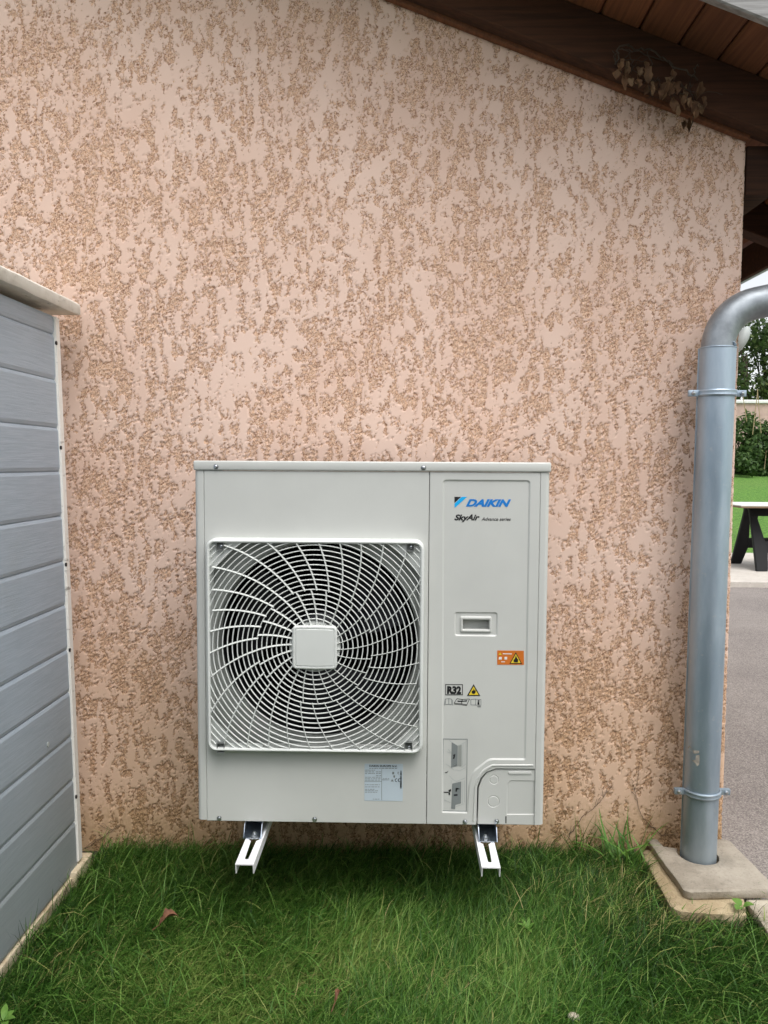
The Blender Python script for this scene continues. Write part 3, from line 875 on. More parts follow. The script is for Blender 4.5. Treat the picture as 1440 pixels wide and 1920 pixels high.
# refrigerant sticker: R32 box, flame triangle, three manual pictograms
rs_ = flatpoly('refrigerant_box', uv([(835, 1283.3), (868, 1283.6), (868, 1304), (835, 1304)]), YL, 'black', unit, holes=[uv([(836.3, 1284.6), (866.7, 1284.9), (866.7, 1302.7), (836.3, 1302.7)])])
tx('refrigerant_text', 'R32', 838.3, 865, 1300.6, 13.3, 'black', rs_, 0, .060)
fs_ = flatpoly('flammable_sign', uv([(888.2, 1283.2), (875.6, 1305.4), (900.8, 1305.4)]), YL, 'black', unit)
flatpoly('sign_field', uv([(888.2, 1287.4), (879, 1303.4), (897.4, 1303.4)]), YL - .0004, 'yellow', fs_)
polys('flame', [uv([(888.4, 1291), (890, 1295), (891.8, 1294), (892, 1298.5), (889.6, 1301.3), (886.2, 1301.3), (884.2, 1298), (885.4, 1294.6), (887, 1296)])], YL - .0009, 'black', fs_)
def lines(name, segs, w, m, par, y):
    return polys(name, [stroke(U(*a), U(*b), w * DU / F) for a, b in segs], y, m, par)
bk = lines('manual_symbol', [((835, 1311), (835, 1321.5)), ((835, 1311), (841.5, 1310.3)), ((841.5, 1310.3), (841.5, 1321)), ((841.5, 1310.3), (847, 1311.5)), ((847, 1311.5), (847, 1321.5)), ((835, 1321.5), (841.5, 1321)), ((841.5, 1321), (847, 1321.5)), ((833, 1323), (835, 1312)), ((848.5, 1313), (849, 1323))], 1.0, 'grey_print', unit, YL)
lines('manual_symbol', [((851.5, 1319), (857, 1310.5)), ((857, 1310.5), (867, 1312)), ((867, 1312), (880.5, 1311)), ((880.5, 1311), (875.5, 1322)), ((875.5, 1322), (865, 1320)), ((865, 1320), (851.5, 1319)), ((867, 1312), (865, 1320)), ((852, 1320.6), (865, 1321.8)), ((865, 1321.8), (876, 1323.6))], 1.0, 'black', unit, YL)
polys('spanner_symbol', [uv([(858, 1313.8), (862, 1314.4), (872, 1313.8), (876, 1313), (875.5, 1316), (871, 1316), (862, 1316.6), (858, 1316.4)])], YL, 'black', unit)
lines('manual_symbol', [((883, 1312), (883, 1322)), ((883, 1312), (892, 1311)), ((892, 1311), (892, 1322.5)), ((883, 1322), (892, 1322.5)), ((892, 1311.2), (902, 1312)), ((902, 1312), (902, 1323.5)), ((892, 1322.5), (902, 1323.5))], 1.0, 'grey_print', unit, YL)
polys('info_symbol', [uv([(896, 1313.5), (899, 1313.5), (899, 1316), (896, 1316)]), uv([(895.6, 1317), (899, 1317), (899, 1322), (895.6, 1322)]), uv([(895, 1325.2), (902, 1325.2), (902, 1326.2), (895, 1326.2)])], YL, 'black', unit)
# instruction drawing sticker in its long frame
fr_ = flatpoly('instruction_sticker', uv([(830.8, 1385.4), (877, 1386), (875, 1522.5), (828.4, 1521.5)]), YL, 'grey_print', unit, holes=[uv([(832, 1386.7), (875.8, 1387.2), (873.8, 1521.2), (829.7, 1520.2)])])
polys('drawing_panel', [uv([(847, 1392), (858.5, 1399), (858, 1437), (846, 1440)]), uv([(848, 1470), (865, 1466), (864.5, 1507), (854, 1510), (853.5, 1518), (846, 1517)])], YL, 'grey_print', fr_)
polys('drawing_panel', [uv([(859.2, 1399), (865.5, 1397), (865, 1438), (858.7, 1437)])], YL, 'bell', fr_)
lines('drawing_lines', [((846, 1392), (842, 1388)), ((858.5, 1399), (875, 1391)), ((866, 1397), (866, 1437)), ((868.5, 1395), (868, 1436)), ((872.5, 1393), (872, 1434)), ((836, 1433), (846, 1439)), ((846, 1440), (852, 1445)), ((852, 1434), (858, 1438)), ((865, 1440), (874, 1433)), ((854, 1444), (862, 1446)), ((862, 1446), (873, 1440)), ((842, 1455), (849, 1462)), ((849, 1462), (856, 1466)), ((856, 1466), (873, 1459)), ((868, 1466), (867, 1508)), ((871.5, 1464), (871, 1505)), ((846, 1464), (846, 1470)), ((833, 1500), (845, 1506)), ((855, 1513), (870, 1508)), ((840, 1405), (846, 1412)), ((838, 1410), (846, 1413))], .8, 'light_print', fr_, YL)
polys('drawing_marks', [uv([(849.5, 1416), (854, 1414), (853, 1419), (852, 1423), (849, 1423.5), (850.5, 1419)]), uv([(834.3, 1448.5), (838, 1448), (841.5, 1445), (838.5, 1449.6), (834.6, 1450)]), uv([(832, 1485), (841, 1485.5), (841, 1487), (832, 1487)]), uv([(841, 1482), (845.5, 1480), (846, 1484), (842, 1486)]), uv([(841, 1486.5), (844, 1486.5), (844, 1491), (841.5, 1491)]), uv([(854.5, 1478), (858, 1478), (863, 1480), (857, 1481), (856.5, 1485), (854.2, 1485)])], YL - .0004, 'black', fr_)
polys('drawing_grey', [uv([(851, 1490), (858, 1489.4), (858, 1492.6), (851, 1493)])], YL - .0004, 'fan', fr_)
# rating label under the grille
YR = DU - .0006
rl = flatpoly('rating_label', uv([(683.6, 1431.8), (755.4, 1432.6), (755, 1502), (683.2, 1501)]), YR, 'paper', unit)
tx('label_maker_name', 'DAIKIN EUROPE N.V.', 692.5, 745, 1437.3, 3.4, 'black', rl, 0, .03, YR - .0004)
bars = []
rb = random.Random(3)
def words(px0, px1, py, h):
    x = px0
    while x < px1 - 1:
        l = rb.uniform(2, 6); bars.append(uv([(x, py), (min(x + l, px1), py), (min(x + l, px1), py + h), (x, py + h)])); x += l + rb.uniform(.8, 1.8)
words(692.5, 745, 1439.6, 1.3)
for py in (1443.2, 1446.4, 1449.4): words(684.6, 703, py, 1.1)
for py in (1446.4, 1449.4, 1453.6): words(705, 714.5, py, 1.2)
for py in (1456.6, 1459.4, 1462.0): words(684.6, 713.5, py, .9)
for py in (1470.6, 1474.6, 1479.2, 1481.8, 1484.6): words(684.6, 712 - (py > 1476) * rb.uniform(3, 10), py, 1.0)
words(699, 714, 1497.5, 1.0); words(718, 731, 1459, .9); words(718, 729, 1461.6, .8)
polys('small_print', bars, YR - .0004, 'grey_print', rl)
lines('label_rules', [((715.8, 1442), (715.6, 1500)), ((683.6, 1464.6), (715.7, 1464.8)), ((716, 1461.8), (730, 1462))], .8, 'grey_print', rl, YR - .0004)
polys('barcode', [uv([(750.2, 1445 + k * 1.15), (753.2, 1445 + k * 1.15), (753.2, 1445 + k * 1.15 + w_), (750.2, 1445 + k * 1.15 + w_)]) for k, w_ in enumerate([rb.choice((.5, .7, .9, 1.1)) for _ in range(29)])], YR - .0004, 'black', rl)
def arc_band(px, py, r, a0, a1, w=1.1, n=9):
    o = [(px + r * cos(a), py - r * sin(a)) for a in np.linspace(a0, a1, n)]; i = [(px + (r - w) * cos(a), py - (r - w) * sin(a)) for a in np.linspace(a1, a0, n)]
    return uv(o + i)
polys('conformity_mark', [arc_band(743.6, 1462.6, 3.3, radians(70), radians(290)), arc_band(749, 1462.6, 3.3, radians(70), radians(290)), stroke(U(746, 1462.6), U(748.6, 1462.6), .9 * DU / F)], YR - .0004, 'black', rl)
polys('approval_marks', [uv([(735.4, 1447), (739, 1447), (739, 1451.6), (735.4, 1451.6)]), uv([(745.6, 1447), (748, 1447), (746.6, 1449.4), (748.2, 1452), (745.6, 1451)]), uv([(738, 1453), (741, 1454), (740, 1458.6), (737.4, 1457)]), uv([(735.4, 1460.5), (738.4, 1465), (732.6, 1465)])], YR - .0004, 'grey_print', rl)

# --- zinc-plated mounting feet of the unit and the wall brackets under them
ZA = ZB - .034                                   # top of the bracket arms
def foot(px_l, px_r, py_front):
    a = atz(px_l, py_front, ZA + .004); b = atz(px_r, py_front, ZA + .004)
    x0, x1, yf = a.x, b.x, a.y
    bm = bmesh.new()
    prof = [(x0, ZB - .001), (x0, ZA + .001), (x1, ZA + .001), (x1, ZB - .001), (x1 - .0022, ZB - .001), (x1 - .0022, ZA + .0032), (x0 + .0022, ZA + .0032), (x0 + .0022, ZB - .001)]
    # cheeks are cut back at the front
    f = []
    for (x, z) in prof: f.append(bm.verts.new((x, yf + (.020 if z > ZA + .01 else 0), z)))
    r = [bm.verts.new((x, DU + .27, z)) for x, z in prof]
    bridge(bm, f, r); fill_pts = [f, r]
    for L in fill_pts:
        for q in ((0, 1, 6, 7), (1, 2, 5, 6), (2, 3, 4, 5)): bm.faces.new([L[i] for i in q])
    ft = obj('mounting_foot', bm, 'zincbright', unit)
    return x0, x1, yf
def bolt(par, x, y, z):
    bm = bmesh.new()
    for (r, z0, z1, n) in ((.0135, z, z + .0022, 20), (.0078, z + .0022, z + .0095, 6), (.0042, z + .0095, z + .0150, 12)):
        a = [bm.verts.new((x + r * cos(2 * pi * i / n), y + r * sin(2 * pi * i / n), z0)) for i in range(n)]
        b = [bm.verts.new((v.co.x, v.co.y, z1)) for v in a]; bridge(bm, a, b); bm.faces.new(a); bm.faces.new(b)
    return obj('bolt', bm, 'steel', par)
def bracket(label, pl, pr, ptip, cxx, bolt_y):
    a = atz(pl, ptip, ZA); b = atz(pr, ptip, ZA)
    x0, x1, y0 = a.x, b.x, (a.y + b.y) / 2; xc = (x0 + x1) / 2
    t = empty('wall_bracket', (xc, DW, ZA - .06), label, 'bracket', 'white wall brackets carrying the unit')
    bm = bmesh.new(); th, fl = .0028, .026; sw = .0048; ys0, ys1 = y0 + .030, bolt_y - .012
    # top web with a slot that ends in a round hole under the bolt
    def ring2(z):
        o = [bm.verts.new(p) for p in ((x0, y0, z), (x1, y0, z), (x1, DW - .004, z), (x0, DW - .004, z))]
        h = []
        for k in range(9): an = pi + pi * k / 8; h.append(bm.verts.new((xc + sw * cos(an), ys0 + sw * sin(an), z)))
        for k in range(17): an = -radians(62) + radians(304) * k / 16; h.append(bm.verts.new((xc + .0155 * cos(an), ys1 + .012 + .0155 * sin(an), z)))
        return o, h
    o1, h1 = ring2(ZA); o2, h2 = ring2(ZA - th)
    for o, h in ((o1, h1), (o2, h2)):
        tr = tessellate_polygon([[Vector((v.co.x, v.co.y, 0)) for v in o], [Vector((v.co.x, v.co.y, 0)) for v in h]]); fl_ = o + h
        for q in tr:
            try: bm.faces.new([fl_[i] for i in q])
            except ValueError: pass
    bridge(bm, h1, h2)
    for i in (0, 2): bm.faces.new((o1[i], o1[(i + 1) % 4], o2[(i + 1) % 4], o2[i]))
    for s, xx in ((1, x0), (-1, x1)):
        ps = []
        for yy in (y0, DW - .004):
            ps.append([bm.verts.new((xx + s * dx, yy + dy, zz)) for dx, dy, zz in ((0, 0, ZA), (0, .004, ZA - fl), (th, .004, ZA - fl), (th, 0, ZA - th))])
        bridge(bm, ps[0], ps[1]); bm.faces.new(ps[0]); bm.faces.new(ps[1])
    obj('arm', bm, 'white', t)
    bm = bmesh.new(); box(bm, x0 - .006, x1 + .006, DW - .030, DW - .002, ZA - .09, ZA + .42, bev=.002)
    obj('wall_rail', bm, 'white', t, smooth=30)
    for zz in (ZA + .36, ZA - .06):
        bm = bmesh.new(); lathe_y(bm, [(.0001, DW - .040), (.008, DW - .040), (.008, DW - .031), (.013, DW - .031), (.013, DW - .029)], xc, zz, 6); obj('anchor_bolt', bm, 'steel', t)
    bolt(t, xc, bolt_y, ZA + .0034)
for (L, R_, pyf, pl, pr, pt, lab, bpx, bpy_) in (
    (455.5, 490, 1570.5, 440.8, 475.8, 1620.5, 'white slotted wall bracket arm under the fan side of the unit', 475, 1566),
    (897.5, 933.0, 1577, 903.2, 938.6, 1626.5, 'white slotted wall bracket arm under the service-panel side of the unit', 914, 1572)):
    x0, x1, yf = foot(L, R_, pyf)
    bracket(lab, pl, pr, pt, (x0 + x1) / 2, atz(bpx, bpy_ + 3, ZA + .004).y)

# ================================================================== CLAD SCREEN WALL on the left
YE = 2.325
q_lo, q_hi = at(149, 1620, YE), at(104, 590, YE)
def fx(z): return q_lo.x + (q_hi.x - q_lo.x) * (z - q_lo.z) / (q_hi.z - q_lo.z)
FY0 = -.4
fence = empty('clad_screen_wall', (q_lo.x, YE, 0), 'grey horizontal-board screen wall with white edge strip and coping', 'screen wall')
seams_px = [(93, 592), (95, 627.7), (99, 713), (104, 802.5), (108, 884), (112, 967.8), (116, 1052), (121, 1134), (125, 1218), (129, 1297), (132, 1380), (133, 1461), (136, 1540), (139, 1628)]
zz = [at(a, b, YE - .02).z for a, b in seams_px]
for zt_, zb_ in zip(zz, zz[1:]):
    bm = bmesh.new(); c = .010
    zb2 = zb_ + .0004
    prof = [(.002 - .02, zt_), (-.0018, zt_), (.0008, zt_ - .0035), (.0030, zt_ - c), (.0032, zb2 + .012), (.0008, zb2 + .003), (-.0018, zb2), (-.02, zb2)]
    jit = rnd.uniform(-.0008, .0008)
    a = [bm.verts.new((fx(z) + d + jit, FY0, z)) for d, z in prof]; b = [bm.verts.new((fx(z) + d + jit, YE - .022, z)) for d, z in prof]
    bridge(bm, a, b); bm.faces.new(a); bm.faces.new(b)
    obj('cladding_board', bm, 'clad', fence)
def lean_box(name, m, d0, d1, y0, y1, z0, z1, bev=.002):
    bm = bmesh.new(); box(bm, 0, 1, y0, y1, z0, z1)
    for v in bm.verts: v.co.x = fx(v.co.z) + (d0 if v.co.x < .5 else d1)
    bmesh.ops.bevel(bm, geom=bm.edges[:], offset=bev, segments=2, affect='EDGES')
    return obj(name, bm, m, fence, smooth=40)
lean_box('core', 'dark', -.075, -.019, FY0, YE - .024, .02, zz[0])
st = lean_box('edge_strip', 'strip', -.08, .009, YE - .024, YE + .006, .05, zz[0] - .002, .003)
for px, py in ((96.5, 640), (107, 839), (119.5, 1060), (125.5, 1222), (134.5, 1503)):
    p = atx(px, py, fx(at(px, py, YE - .02).z) + .0085); bm = bmesh.new()
    n = 10; A = [bm.verts.new((p.x + .0012, YE - .020 + .0046 * cos(2 * pi * i / n), p.z + .0062 * sin(2 * pi * i / n))) for i in range(n)]
    B = [bm.verts.new((v.co.x - .004, v.co.y, v.co.z)) for v in A]; bridge(bm, A, B); bm.faces.new(A)
    obj('screw', bm, 'black', st)
# one pale cap on a board
p = at(90, 1396, 2.24); xx = fx(p.z) + .0035
bm = bmesh.new(); n = 14; pp = atx(90, 1396, xx)
A = [bm.verts.new((xx + .0015, pp.y + .007 * cos(2 * pi * i / n), pp.z + .007 * sin(2 * pi * i / n))) for i in range(n)]
B = [bm.verts.new((v.co.x - .002, v.co.y, v.co.z)) for v in A]; bridge(bm, A, B); bm.faces.new(A); obj('screw_cap', bm, 'light_print', fence)
# coping beam
xc_ = fx(zz[0]) + .040
e_c = atx(150, 580, xc_); zt_c, zb_c = atx(148, 568, xc_).z, atx(148, 590, xc_).z
bm = bmesh.new(); ys = list(np.linspace(FY0, min(e_c.y, DW - .012), 40))
rings = []
for i, y in enumerate(ys):
    j = lambda s: rnd.uniform(-s, s)
    zt2, zb2 = zt_c + j(.0012), zb_c + j(.0018); x1 = xc_ + j(.0012)
    rings.append([bm.verts.new(p) for p in ((x1 - .16, y, zb2), (x1 - .003, y, zb2), (x1, y, zb2 + .004), (x1, y, zt2 - .006), (x1 - .006, y, zt2), (x1 - .16, y, zt2))])
for a, b in zip(rings, rings[1:]): bridge(bm, a, b)
bm.faces.new(rings[0]); bm.faces.new(rings[-1])
obj('coping', bm, 'coping', fence, smooth=40)
# sill
xs_ = fx(.06) + .010
z_s = zz[-1] + .002
bm = bmesh.new(); box(bm, xs_ - .10, xs_, FY0, YE - .06, z_s - .060, z_s - .004, bev=.005); obj('sill', bm, 'sill', fence, smooth=40)
bm = bmesh.new(); box(bm, xs_ - .10, xs_ + .012, YE - .072, YE + .055, z_s - .075, z_s + .012, bev=.006); obj('sill_end', bm, 'sill', fence, smooth=40)

# ================================================================== STONE SLABS at the foot of the downpipe
def slab(name, px, z1, th, m, label, notch=None, bev=.005, group=None):
    pts = [atz(a, b, z1) for a, b in px]
    loop = [(p.x, p.y) for p in pts]
    if notch: loop = notch(loop)
    loop = ccw(loop)
    # subdivide for an uneven edge
    L = []
    for i in range(len(loop)):
        a, b = Vector(loop[i]), Vector(loop[(i + 1) % len(loop)])
        k = max(1, int((b - a).length / .025))
        for q in range(k): L.append(tuple(a.lerp(b, q / k) + Vector((rnd.uniform(-1, 1), rnd.uniform(-1, 1))) * .0012))
    bm = bmesh.new()
    def rg(d, z): return [bm.verts.new((x, y, z + rnd.uniform(-.0008, .0008))) for x, y in (inset(L, d) if d else L)]
    r0, r1, r2, r3 = rg(.003, z1 - th), rg(0, z1 - th + .006), rg(0, z1 - bev * .7), rg(bev * .8, z1)
    for a, b in ((r0, r1), (r1, r2), (r2, r3)): bridge(bm, a, b)
    for l in (r0, r3):
        tr = tessellate_polygon([[Vector((v.co.x, v.co.y, 0)) for v in l]])
        for t in tr:
            try: bm.faces.new([l[i] for i in t])
            except ValueError: pass
    c = pts[0]
    o = obj(name, bm, m, smooth=45, origin=(sum(p[0] for p in L) / len(L), sum(p[1] for p in L) / len(L), z1 - th))
    tag(o, label, 'slab'); return o
ZS = .072
def notch_fn(loop):
    # back edge opened by a U round the pipe
    bl, fl, fr, br = loop                      # back-left, front-left, front-right, back-right
    n = []
    cx_, cy_ = ppx(ZS), PY; r = PR + .010
    f_ = fillet([bl, fl, fr, br], [.003, .020, .012, .03], 4)
    # insert the notch between back-right and back-left
    out = list(f_)
    yb = (bl[1] + br[1]) / 2
    arc = [(cx_ + r * cos(a), cy_ + .004 + r * sin(a)) for a in np.linspace(radians(20), -radians(215), 18)]
    arc = [(cx_ + r + .006, br[1] - .004)] + arc + [(cx_ - r - .028, cy_ + .05), (cx_ - r - .034, bl[1] - .002)]
    return out + arc
slab('stone_slab', [(1213, 1572), (1286, 1672), (1460, 1668), (1366, 1572)], ZS, .026, 'slab', 'notched grey-beige concrete slab around the downpipe foot', notch_fn)
def simple_fn(loop): return fillet(loop, [.006, .03, .02, .01], 4)
slab('stone_slab', [(1199, 1592), (1262, 1706), (1400, 1716), (1380, 1600)], ZS - .0275, .040, 'slab2', 'yellowed lower concrete slab partly hidden beneath the notched slab', simple_fn)
slab('kerb_stone', [(1398, 1686), (1470, 1790), (1560, 1790), (1480, 1684)], .040, .06, 'kerb', 'pale kerb stone at the lawn edge in front of the slabs', simple_fn)

# ================================================================== GRASS
def pip(x, y, poly):
    ins = np.zeros(len(x), bool); n = len(poly)
    for i in range(n):
        x0, y0 = poly[i - 1]; x1, y1 = poly[i]
        c = ((y0 > y) != (y1 > y)) & (x < (x1 - x0) * (y - y0) / (y1 - y0 + 1e-12) + x0); ins ^= c
    return ins
S1 = [(p.x, p.y) for p in (atz(1213, 1572, .03), atz(1280, 1672, .03), atz(1480, 1668, .03), atz(1420, 1560, .03))]
S2 = [(p.x, p.y) for p in (atz(1168, 1586, .0), atz(1236, 1728, .0), atz(1400, 1738, .0), atz(1390, 1600, .03))]
S3 = [(p.x, p.y) for p in (atz(1404, 1692, .03), atz(1470, 1792, .03), atz(1640, 1792, .03), atz(1560, 1684, .03))]
def field(x, y, s, seed):
    r = np.random.default_rng(seed); v = np.zeros_like(x)
    for k in range(6):
        a = r.uniform(0, 2 * pi); f = s * r.uniform(.6, 1.7); v += np.sin(f * (x * cos(a) + y * sin(a)) + r.uniform(0, 6.28))
    return v / 6
def blades(n, x, y, length, width, lean, az, tone, seg=4, z0=None):
    """curved tapering strips"""
    base = np.stack([x, y, np.full(n, -.004) if z0 is None else z0], 1)
    t = np.linspace(0, 1, seg + 1)
    el0 = radians(84) - R.uniform(0, .5, n)               # starting elevation
    bend = lean                                          # total bend along the blade
    P = np.zeros((n, seg + 1, 3)); P[:, 0] = base
    tw = R.normal(0, .5, n)
    for k in range(1, seg + 1):
        el = el0 - bend * (t[k] - .5 / seg); a = az + tw * t[k]
        d = np.stack([np.cos(el) * np.cos(a), np.cos(el) * np.sin(a), np.sin(el)], 1)
        P[:, k] = P[:, k - 1] + d * (length / seg)[:, None]
    P[:, 1:, 2] = np.maximum(P[:, 1:, 2], .006 + R.uniform(0, .014, (n, 1)))
    P[:, :, 1] = np.minimum(P[:, :, 1], DW - .008 - R.uniform(0, .006, (n, 1)))
    xl = q_lo.x + .022
    P[:, :, 0] = np.maximum(P[:, :, 0], np.where(P[:, :, 1] < YE + .07, xl, -9))
    sa = az + pi / 2 + R.normal(0, .5, n)
    S = np.stack([np.cos(sa), np.sin(sa), np.zeros(n)], 1)
    wt = np.array([.75, 1, .9, .62, .1]) if seg == 4 else np.linspace(1, .1, seg + 1)
    V = np.zeros((n, seg + 1, 2, 3))
    for k in range(seg + 1):
        o = S * (width * wt[k] / 2)[:, None]; V[:, k, 0] = P[:, k] - o; V[:, k, 1] = P[:, k] + o
    b = (np.arange(n) * (seg + 1) * 2)[:, None]
    Q = np.concatenate([np.stack([b + 2 * k, b + 2 * k + 1, b + 2 * k + 3, b + 2 * k + 2], 2) for k in range(seg)], 1).reshape(-1, 4)
    T = np.repeat(tone, (seg + 1) * 2)
    return V.reshape(-1, 3), Q, T
def grass(n, x0, x1, y0, y1, lscale=1.):
    nc = n // 9
    cx = R.uniform(x0, x1, nc); cy = R.uniform(y0, y1, nc)
    caz = R.uniform(0, 2 * pi, nc) * .35 + field(cx, cy, 3.2, 5) * 4.0 - pi / 2
    k = R.integers(0, nc, n); sp = .018
    x = cx[k] + R.normal(0, sp, n); y = cy[k] + R.normal(0, sp, n)
    az = caz[k] + R.normal(0, .65, n)
    ok = (y < DW - .01) & (x > q_lo.x + .02) & ~pip(x, y, S1) & ~pip(x, y, S2) & ~pip(x, y, S3) & (x < 1.10 + .25 * (1.9 - y))
    bare = .62 * np.exp(-(((x + .20) / .10) ** 2 + ((y - 1.79) / .05) ** 2)) + .5 * np.exp(-(((x - .12) / .07) ** 2 + ((y - 1.80) / .04) ** 2)) + .35 * np.clip(field(x, y, 7, 31) - .30, 0, 1) * 2
    ok &= R.random(n) > bare                              # thin, earthy patches
    x, y, az = x[ok], y[ok], az[ok]; n = len(x)
    L = field(x, y, 4.5, 8)
    length = (.048 + .020 * L + R.gamma(2, .011, n)) * lscale
    wall = np.clip((y - (DW - .16)) / .16, 0, 1); length *= 1 + .35 * wall * R.uniform(0, 1, n)
    width = R.uniform(.0011, .0028, n)
    lean = R.uniform(.3, 1.9, n) + .5 * (R.random(n) < .25)
    dry = field(x, y, 6, 21)
    tone = np.clip(.44 + .30 * field(x, y, 3.4, 3) + .18 * field(x, y, 11, 4) + R.normal(0, .20, n), 0, .86)
    p_dry = .03 + .22 * np.clip(dry - .15, 0, 1) * 2
    p_dry = p_dry + .30 * np.exp(-(((x + .22) / .13) ** 2 + ((y - 1.80) / .06) ** 2)) + .22 * np.exp(-(((x - .10) / .08) ** 2 + ((y - 1.80) / .05) ** 2))
    front = np.clip((2.10 - y) / .25, 0, 1) * np.clip(.5 + field(x, y, 5.5, 44) * 1.6, 0, 1)
    tone = np.clip(tone + .26 * front, 0, .90)
    tone = np.where(R.random(n) < p_dry, R.uniform(.86, 1, n), tone)
    return blades(n, x, y, length, width, lean, az, tone)
parts = [grass(112000, -1.12, 1.16, 1.60, DW), grass(26000, -1.12, 1.30, .3, 1.60, 1.05)]
# long blades flopped over the top
nl = 2600; x = R.uniform(-1.1, 1.1, nl); y = R.uniform(1.5, DW - .02, nl); ok = ~pip(x, y, S1) & ~pip(x, y, S2) & ~pip(x, y, S3) & (x > q_lo.x + .02); x, y = x[ok], y[ok]; nl = len(x)
parts.append(blades(nl, x, y, R.uniform(.08, .16, nl), R.uniform(.0016, .0032, nl), R.uniform(.9, 2.0, nl), R.uniform(0, 6.28, nl), np.clip(R.normal(.70, .12, nl), .2, .95)))
# broader blades and small clover-like leaves between
nl = 1500; x = R.uniform(-1.1, 1.1, nl); y = R.uniform(1.5, DW - .03, nl); ok = ~pip(x, y, S1) & ~pip(x, y, S2) & ~pip(x, y, S3) & (x > q_lo.x + .02); x, y = x[ok], y[ok]; nl = len(x)
parts.append(blades(nl, x, y, R.uniform(.04, .085, nl), R.uniform(.004, .0068, nl), R.uniform(.5, 1.9, nl), R.uniform(0, 6.28, nl), np.clip(R.normal(.55, .2, nl), .05, .85)))
# thatch: short dry bits low down
nb = 9000; x = R.uniform(-1.1, 1.1, nb); y = R.uniform(1.5, DW, nb); ok = ~pip(x, y, S1) & ~pip(x, y, S2) & ~pip(x, y, S3) & (x > q_lo.x + .02); x, y = x[ok], y[ok]; nb = len(x)
parts.append(blades(nb, x, y, R.uniform(.02, .05, nb), R.uniform(.0012, .0025, nb), R.uniform(1.2, 2.2, nb), R.uniform(0, 6.28, nb), R.uniform(.75, 1, nb)))
off = 0; Vs, Qs, Ts = [], [], []
for V, Q, T in parts: Vs.append(V); Qs.append(Q + off); Ts.append(T); off += len(V)
tag(npmesh('lawn_grass', np.concatenate(Vs), np.concatenate(Qs), 'grass', attr=np.concatenate(Ts)), 'long matted green lawn grass below the unit', 'grass', kind='stuff')

def tuft(name, px, py, n, lmin, lmax, wmin, wmax, m, label, lean=(.3, 1.2), tone=(.2, .8), cat='plant', spread=.015, az=None, zz0=0.):
    p = atz(px, py, zz0); x = p.x + R.normal(0, spread, n); y = np.minimum(p.y + R.normal(0, spread * .6, n), DW - .012)
    a = R.uniform(0, 2 * pi, n) if az is None else R.normal(az[0], az[1], n)
    V, Q, T = blades(n, x, y, R.uniform(lmin, lmax, n), R.uniform(wmin, wmax, n), R.uniform(*lean, n), a, R.uniform(*tone, n), z0=np.full(n, zz0 - .004))
    o = npmesh(name, V, Q, m, attr=T, origin=p); tag(o, label, cat); return o
tuft('grass_tuft', 1160, 1636, 60, .11, .24, .004, .0090, 'weed', 'coarse broad-bladed grass tuft beside the stone slabs', tone=(.0, .7), lean=(.2, 1.3), spread=.03)
tuft('grass_tuft', 1085, 1612, 40, .10, .22, .002, .004, 'grass', 'tall thin grass tuft against the wall right of the unit', tone=(.3, .9), lean=(.1, 1.0), spread=.06)
tuft('grass_tuft', 55, 1790, 14, .11, .17, .002, .003, 'grass', 'long grass blades standing up against the white sill', tone=(.1, .5), lean=(.1, .8), spread=.05)
# broad leaved weeds
def leafmesh(bm, base, d, up, L, W, curl=.3, tone=None):
    d = d.normalized(); s = d.cross(up).normalized(); u = s.cross(d)
    rows = []
    for i in range(6):
        t = i / 5; w = W * (sin(pi * min(1, .08 + t * .92)) ** .8) * .5
        c = base + d * (L * t) + u * (L * curl * (t - t * t * 1.6))
        rows.append((bm.verts.new(c - s * w + u * w * .25), bm.verts.new(c), bm.verts.new(c + s * w + u * w * .25)))
    for a, b in zip(rows, rows[1:]):
        bm.faces.new((a[0], a[1], b[1], b[0])); bm.faces.new((a[1], a[2], b[2], b[1]))
def weed(px, py, n, L, W, label, z=.05, elev=.6, seed=0):
    r = random.Random(seed); p = atz(px, py, z); bm = bmesh.new()
    for k in range(n):
        a = 2 * pi * k / n + r.uniform(-.4, .4)
        leafmesh(bm, p + Vector((cos(a), sin(a), 0)) * .004, Vector((cos(a), sin(a), elev * r.uniform(.6, 1.4))), Vector((0, 0, 1)), L * r.uniform(.7, 1.1), W * r.uniform(.8, 1.1))
    tube(bm, [p + Vector((0, 0, -z)), p], .0015, 5)
    o = obj('weed', bm, 'weed', smooth=60, origin=p - Vector((0, 0, z)))
    a = o.data.attributes.new('tone', 'FLOAT', 'POINT')
    for i in range(len(o.data.vertices)): a.data[i].value = .55 + .3 * r.random()
    tag(o, label, 'weed')
weed(1391, 1700, 3, .030, .028, 'small bright green leafy weed at the front edge of the slab', .055, .5, 1)
weed(990, 1742, 6, .030, .011, 'pale green broad-leaved weed in the grass under the service panel', .046, .9, 2)
weed(6, 1915, 6, .036, .016, 'light green weed in the front left corner of the lawn', .06, .7, 3)
weed(962, 1628, 3, .028, .024, 'round-leaved weed beside the bracket arm tip', .03, .6, 4)
